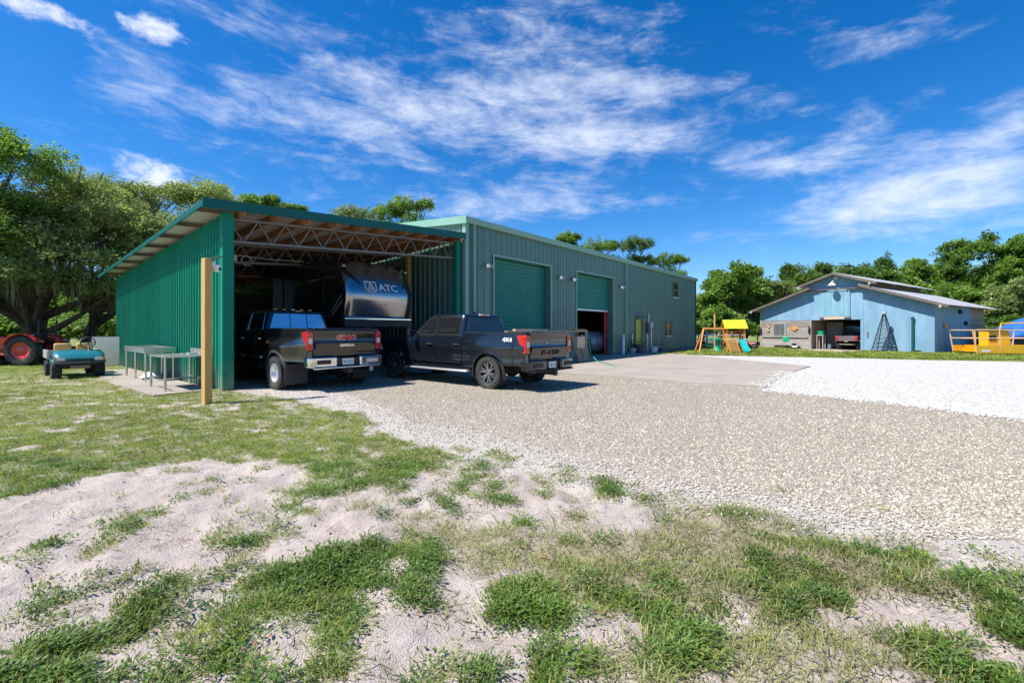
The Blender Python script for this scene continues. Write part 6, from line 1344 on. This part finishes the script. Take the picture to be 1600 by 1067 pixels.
def lobeset(w, h, z0, n, seed, depth=None, low=.55):
    r = random.Random(seed); L_ = [(0,0,z0+(h-z0)*.6,w*.5,(h-z0)*.42)]
    for i in range(n):
        a = 6.283*i/n + r.uniform(-.4,.4); q = w*r.uniform(.35,.62); z = z0+(h-z0)*r.uniform(.2,.85)
        L_.append((q*math.cos(a), q*math.sin(a)*(depth or 1), z, w*r.uniform(.26,.42), (h-z0)*r.uniform(.2,.3)))
    return L_
# big live oaks on the left
b = at(58, 23.5); tree('massive live oak with hanging moss behind the red tractor', b, 11, [(0,0,7.2,4.6,3.0),(-4.6,0,6.2,3.6,2.6),(4.2,-.5,6.4,3.4,2.6),(2.2,1,8.6,2.9,1.9),(-2.6,-1,8.8,3.0,2.0),(6.2,0,4.9,2.4,1.9),(0,-3.2,5.4,3.0,2.2),(3.6,-2.8,5.0,2.4,1.9),(-4,-3,5.0,2.8,2.2),(-1.5,-3.6,3.9,2.6,1.5),(2.6,-3.4,3.7,2.3,1.4),(-5,-3.6,3.6,2.6,1.6),(5.6,-1.5,3.5,2.0,1.3)], m_leaf_oak, .62, 7000, 1.0, 2.6, 60, leafsz=.15)
b = at(132, 26); tree('spreading live oak with mossy low limbs left of the shed', b, 10, [(0,0,6.6,3.8,2.8),(3.8,0,6.8,3.2,2.2),(6.6,1,7.2,2.8,2.0),(1.8,0,8.6,2.6,1.6),(-2.5,-1,6.0,2.8,2.0),(5.2,-1.5,5.0,2.6,1.8),(8.4,1.5,6.6,2.2,1.5),(3.8,1,9.3,2.4,1.6),(6.6,1.5,9.3,2.2,1.5),(2.6,-2.5,3.7,2.2,1.4),(6.0,-1.6,3.6,2.2,1.4)], m_leaf_oak, .38, 5600, 1.0, 2.6, 60, leafsz=.15, lean=(.7,0))
b = at(-90, 20.5); tree('dark leafy oak cut by the left picture edge', b, 11, [(0,0,6.8,4.2,3.4),(2.6,.5,8.9,2.6,1.9),(2.9,-1,5.0,2.4,2.0),(-3,0,6,3.0,2.6)], m_leaf_bri, .5, 3000, 1.0, 2.6, 20, leafsz=.15)
for i, (px, dep, h, w, leaf, lab) in enumerate(((20,33,5.5,3.4,m_leaf_bri,'bright understory tree behind the tractor'),(105,34,5,3.2,m_leaf_bri,'bright understory tree beyond the golf cart'),(175,33,5.2,3.2,m_leaf_bri,'bright understory tree beyond the steel bin'),(235,36,8.5,4.4,m_leaf_oak,'pale oak rising over the left end of the shed roof'),(-60,36,8,5,m_leaf_dk,'dark background oak beyond the tractor'))):
    b = at(px, dep); tree(lab, b, h, lobeset(w, h, .8 if i != 3 else 2.5, 5, 20+i), leaf, .16, 1500, 1.0, None, 0, 'understory trees left of the shed', leafsz=.17)
# tops showing over the roofs
for i, (px, dep, ytop, w, leaf, lab) in enumerate(((398,40,298,1.5,m_leaf_bri,'small treetop over the left part of the shed roof'),(440,42,312,1.9,m_leaf_bri,'low treetop over the middle of the shed roof'),(560,38,310,2.1,m_leaf_oak,'flat-topped pine crown over the shed roof'),(632,37,300,2.0,m_leaf_bri,'bright leafy treetop left of the shop ridge'),(882,48,362,1.2,m_leaf_bri,'thin treetop over the shop eave, leftmost of its row'),(930,48,366,2.1,m_leaf_bri,'leafy treetop over the shop eave'),(985,48,362,2.1,m_leaf_dk,'tall dark treetop over the shop eave'),(1035,50,388,2.4,m_leaf_bri,'rounded treetop at the far end of the shop eave'))):
    h = CAMH + (HZ-ytop)*dep/FPX; b = at(px, dep); tree(lab, b, h, [(0,0,h-w*.8,w*.9,w*.8),(w*.5,0,h-w*1.5,w*.8,w*.8),(-w*.6,.3,h-w*1.7,w*.8,w*.7),(w*.9,.2,h-w*.6,w*.45,w*.4)], leaf, .2, 520, .9, h-w*2.2, 0, 'treetops behind the buildings', leafsz=.2)
# woods on the right
rt = [(1098,46,455,2.6,1),(1128,44,412,3.6,1),(1165,47,418,3.2,1),(1196,50,440,3.4,0),(1232,52,432,3.6,1),(1262,58,402,4.4,2),(1300,60,408,4.6,1),(1345,60,404,4.4,2),(1392,60,410,4.8,1),(1432,60,392,4.6,1),(1478,62,368,5.0,1),(1518,58,398,4.6,2),(1555,56,378,5.0,1),(1600,52,356,5.2,1),(1650,50,362,5.4,1),(1700,50,380,5.4,2),(1545,46,452,3.2,1),(1588,44,440,3.2,0),(1640,44,446,3.4,1),(1505,50,440,3.4,1)]
lab = ['second','third']
for i, (px, dep, ytop, w, li) in enumerate(rt):
    h = CAMH + (HZ-ytop)*dep/FPX; b = at(px, dep); leaf = (m_leaf_oak, m_leaf_bri, m_leaf_dk)[li]
    L_ = ['sunlit tree hugging the far corner of the shop','tall rounded tree behind the playset swings','broad tree behind the lime playset roof','pale tree just left of the barn','leafy tree above the left barn eave','dark tree left of the barn ridge','rounded tree behind the barn ridge','dark tree right of the barn ridge','broad tree above the right barn roof slope','tree behind the upper barn roof end','tall tree rising highest above the barn right side','dark tree right of the tallest one','bushy tree above the end of the barn roof','big tree at the right picture edge','tree beyond the right picture edge','farther dark tree beyond the right picture edge','low bush tree behind the lift platform','pale low tree above the blue tarp','low tree at the right edge behind the tarp','low tree behind the barn side wall'][i]
    tree(L_, b, h, lobeset(w, h, .3, 8, 60+i), leaf, .24, int(1150+w*170), 1.15+.02*dep/10, None, 0, 'woods behind the barn', leafsz=.24, nl=30, limbs=i in (1,2,9,10,13))
# log barrier below the oaks
lg_ = thing('log_pile', 'dark fallen logs lying below the oak right of the cart', 'logs', at(165,24.5), R(4))
for i, (x0,x1,y,z,r) in enumerate(((-2.2,2.6,0,.3,.3),(-1.4,3.4,.5,.32,.3),(-.9,3.1,.2,.86,.27))):
    mb = MB(); mb.tube([(x0,y,z),((x0+x1)/2,y+.1,z+.03),(x1,y,z)], [r,r*.92,r*.8], 12); mb.build('log', m_log, lg_, smooth=True)

def shrub(label, base, w, h, leaf, seed, grp):
    L_ = [(random.Random(seed+k).uniform(-w,w)*.6, random.Random(seed+k+9).uniform(-.5,.5), h*.42, w*.5, h*.5) for k in range(4)]
    tree(label, base, h, L_, leaf, .06, 420, 1.05, h*.4, 0, grp, name='shrub', cat='shrub', leafsz=.2, nl=30)
for i, (px, dep, w, h, li, lab) in enumerate(((1092,42,2.6,3.2,1,'bright shrub by the far shop corner'),(1128,43,2.8,3.4,2,'dark shrub behind the swing beam'),(1160,43.5,2.8,3.2,1,'shrub behind the lime roofed tower'),(1184,45,2.4,3.4,0,'pale shrub beside the left barn corner'),(1545,43,3,3.4,2,'dark shrub behind the yellow lift'),(1600,41,3.2,3.6,1,'shrub behind the tarped machine'),(1665,40,3.4,3.6,2,'shrub past the right picture edge'))):
    shrub(lab, at(px,dep), w, h, (m_leaf_oak,m_leaf_bri,m_leaf_dk)[li], 200+i*13, 'shrubs along the woods')
for i, (px, dep, w, h, li, lab) in enumerate(((-40,30,3,3.4,1,'shrub behind the tractor bonnet'),(18,30.5,2.8,3.2,1,'bright shrub behind the tractor seat'),(85,31,2.6,3.0,1,'bright shrub right of the thick oak trunk'),(140,30,2.6,3.0,1,'bright shrub above the log pile'),(190,30.5,2.6,3.4,1,'bright shrub at the left end of the shed'))):
    shrub(lab, at(px,dep), w, h, (m_leaf_oak,m_leaf_bri,m_leaf_dk)[li], 300+i*17, 'shrubs below the oaks')
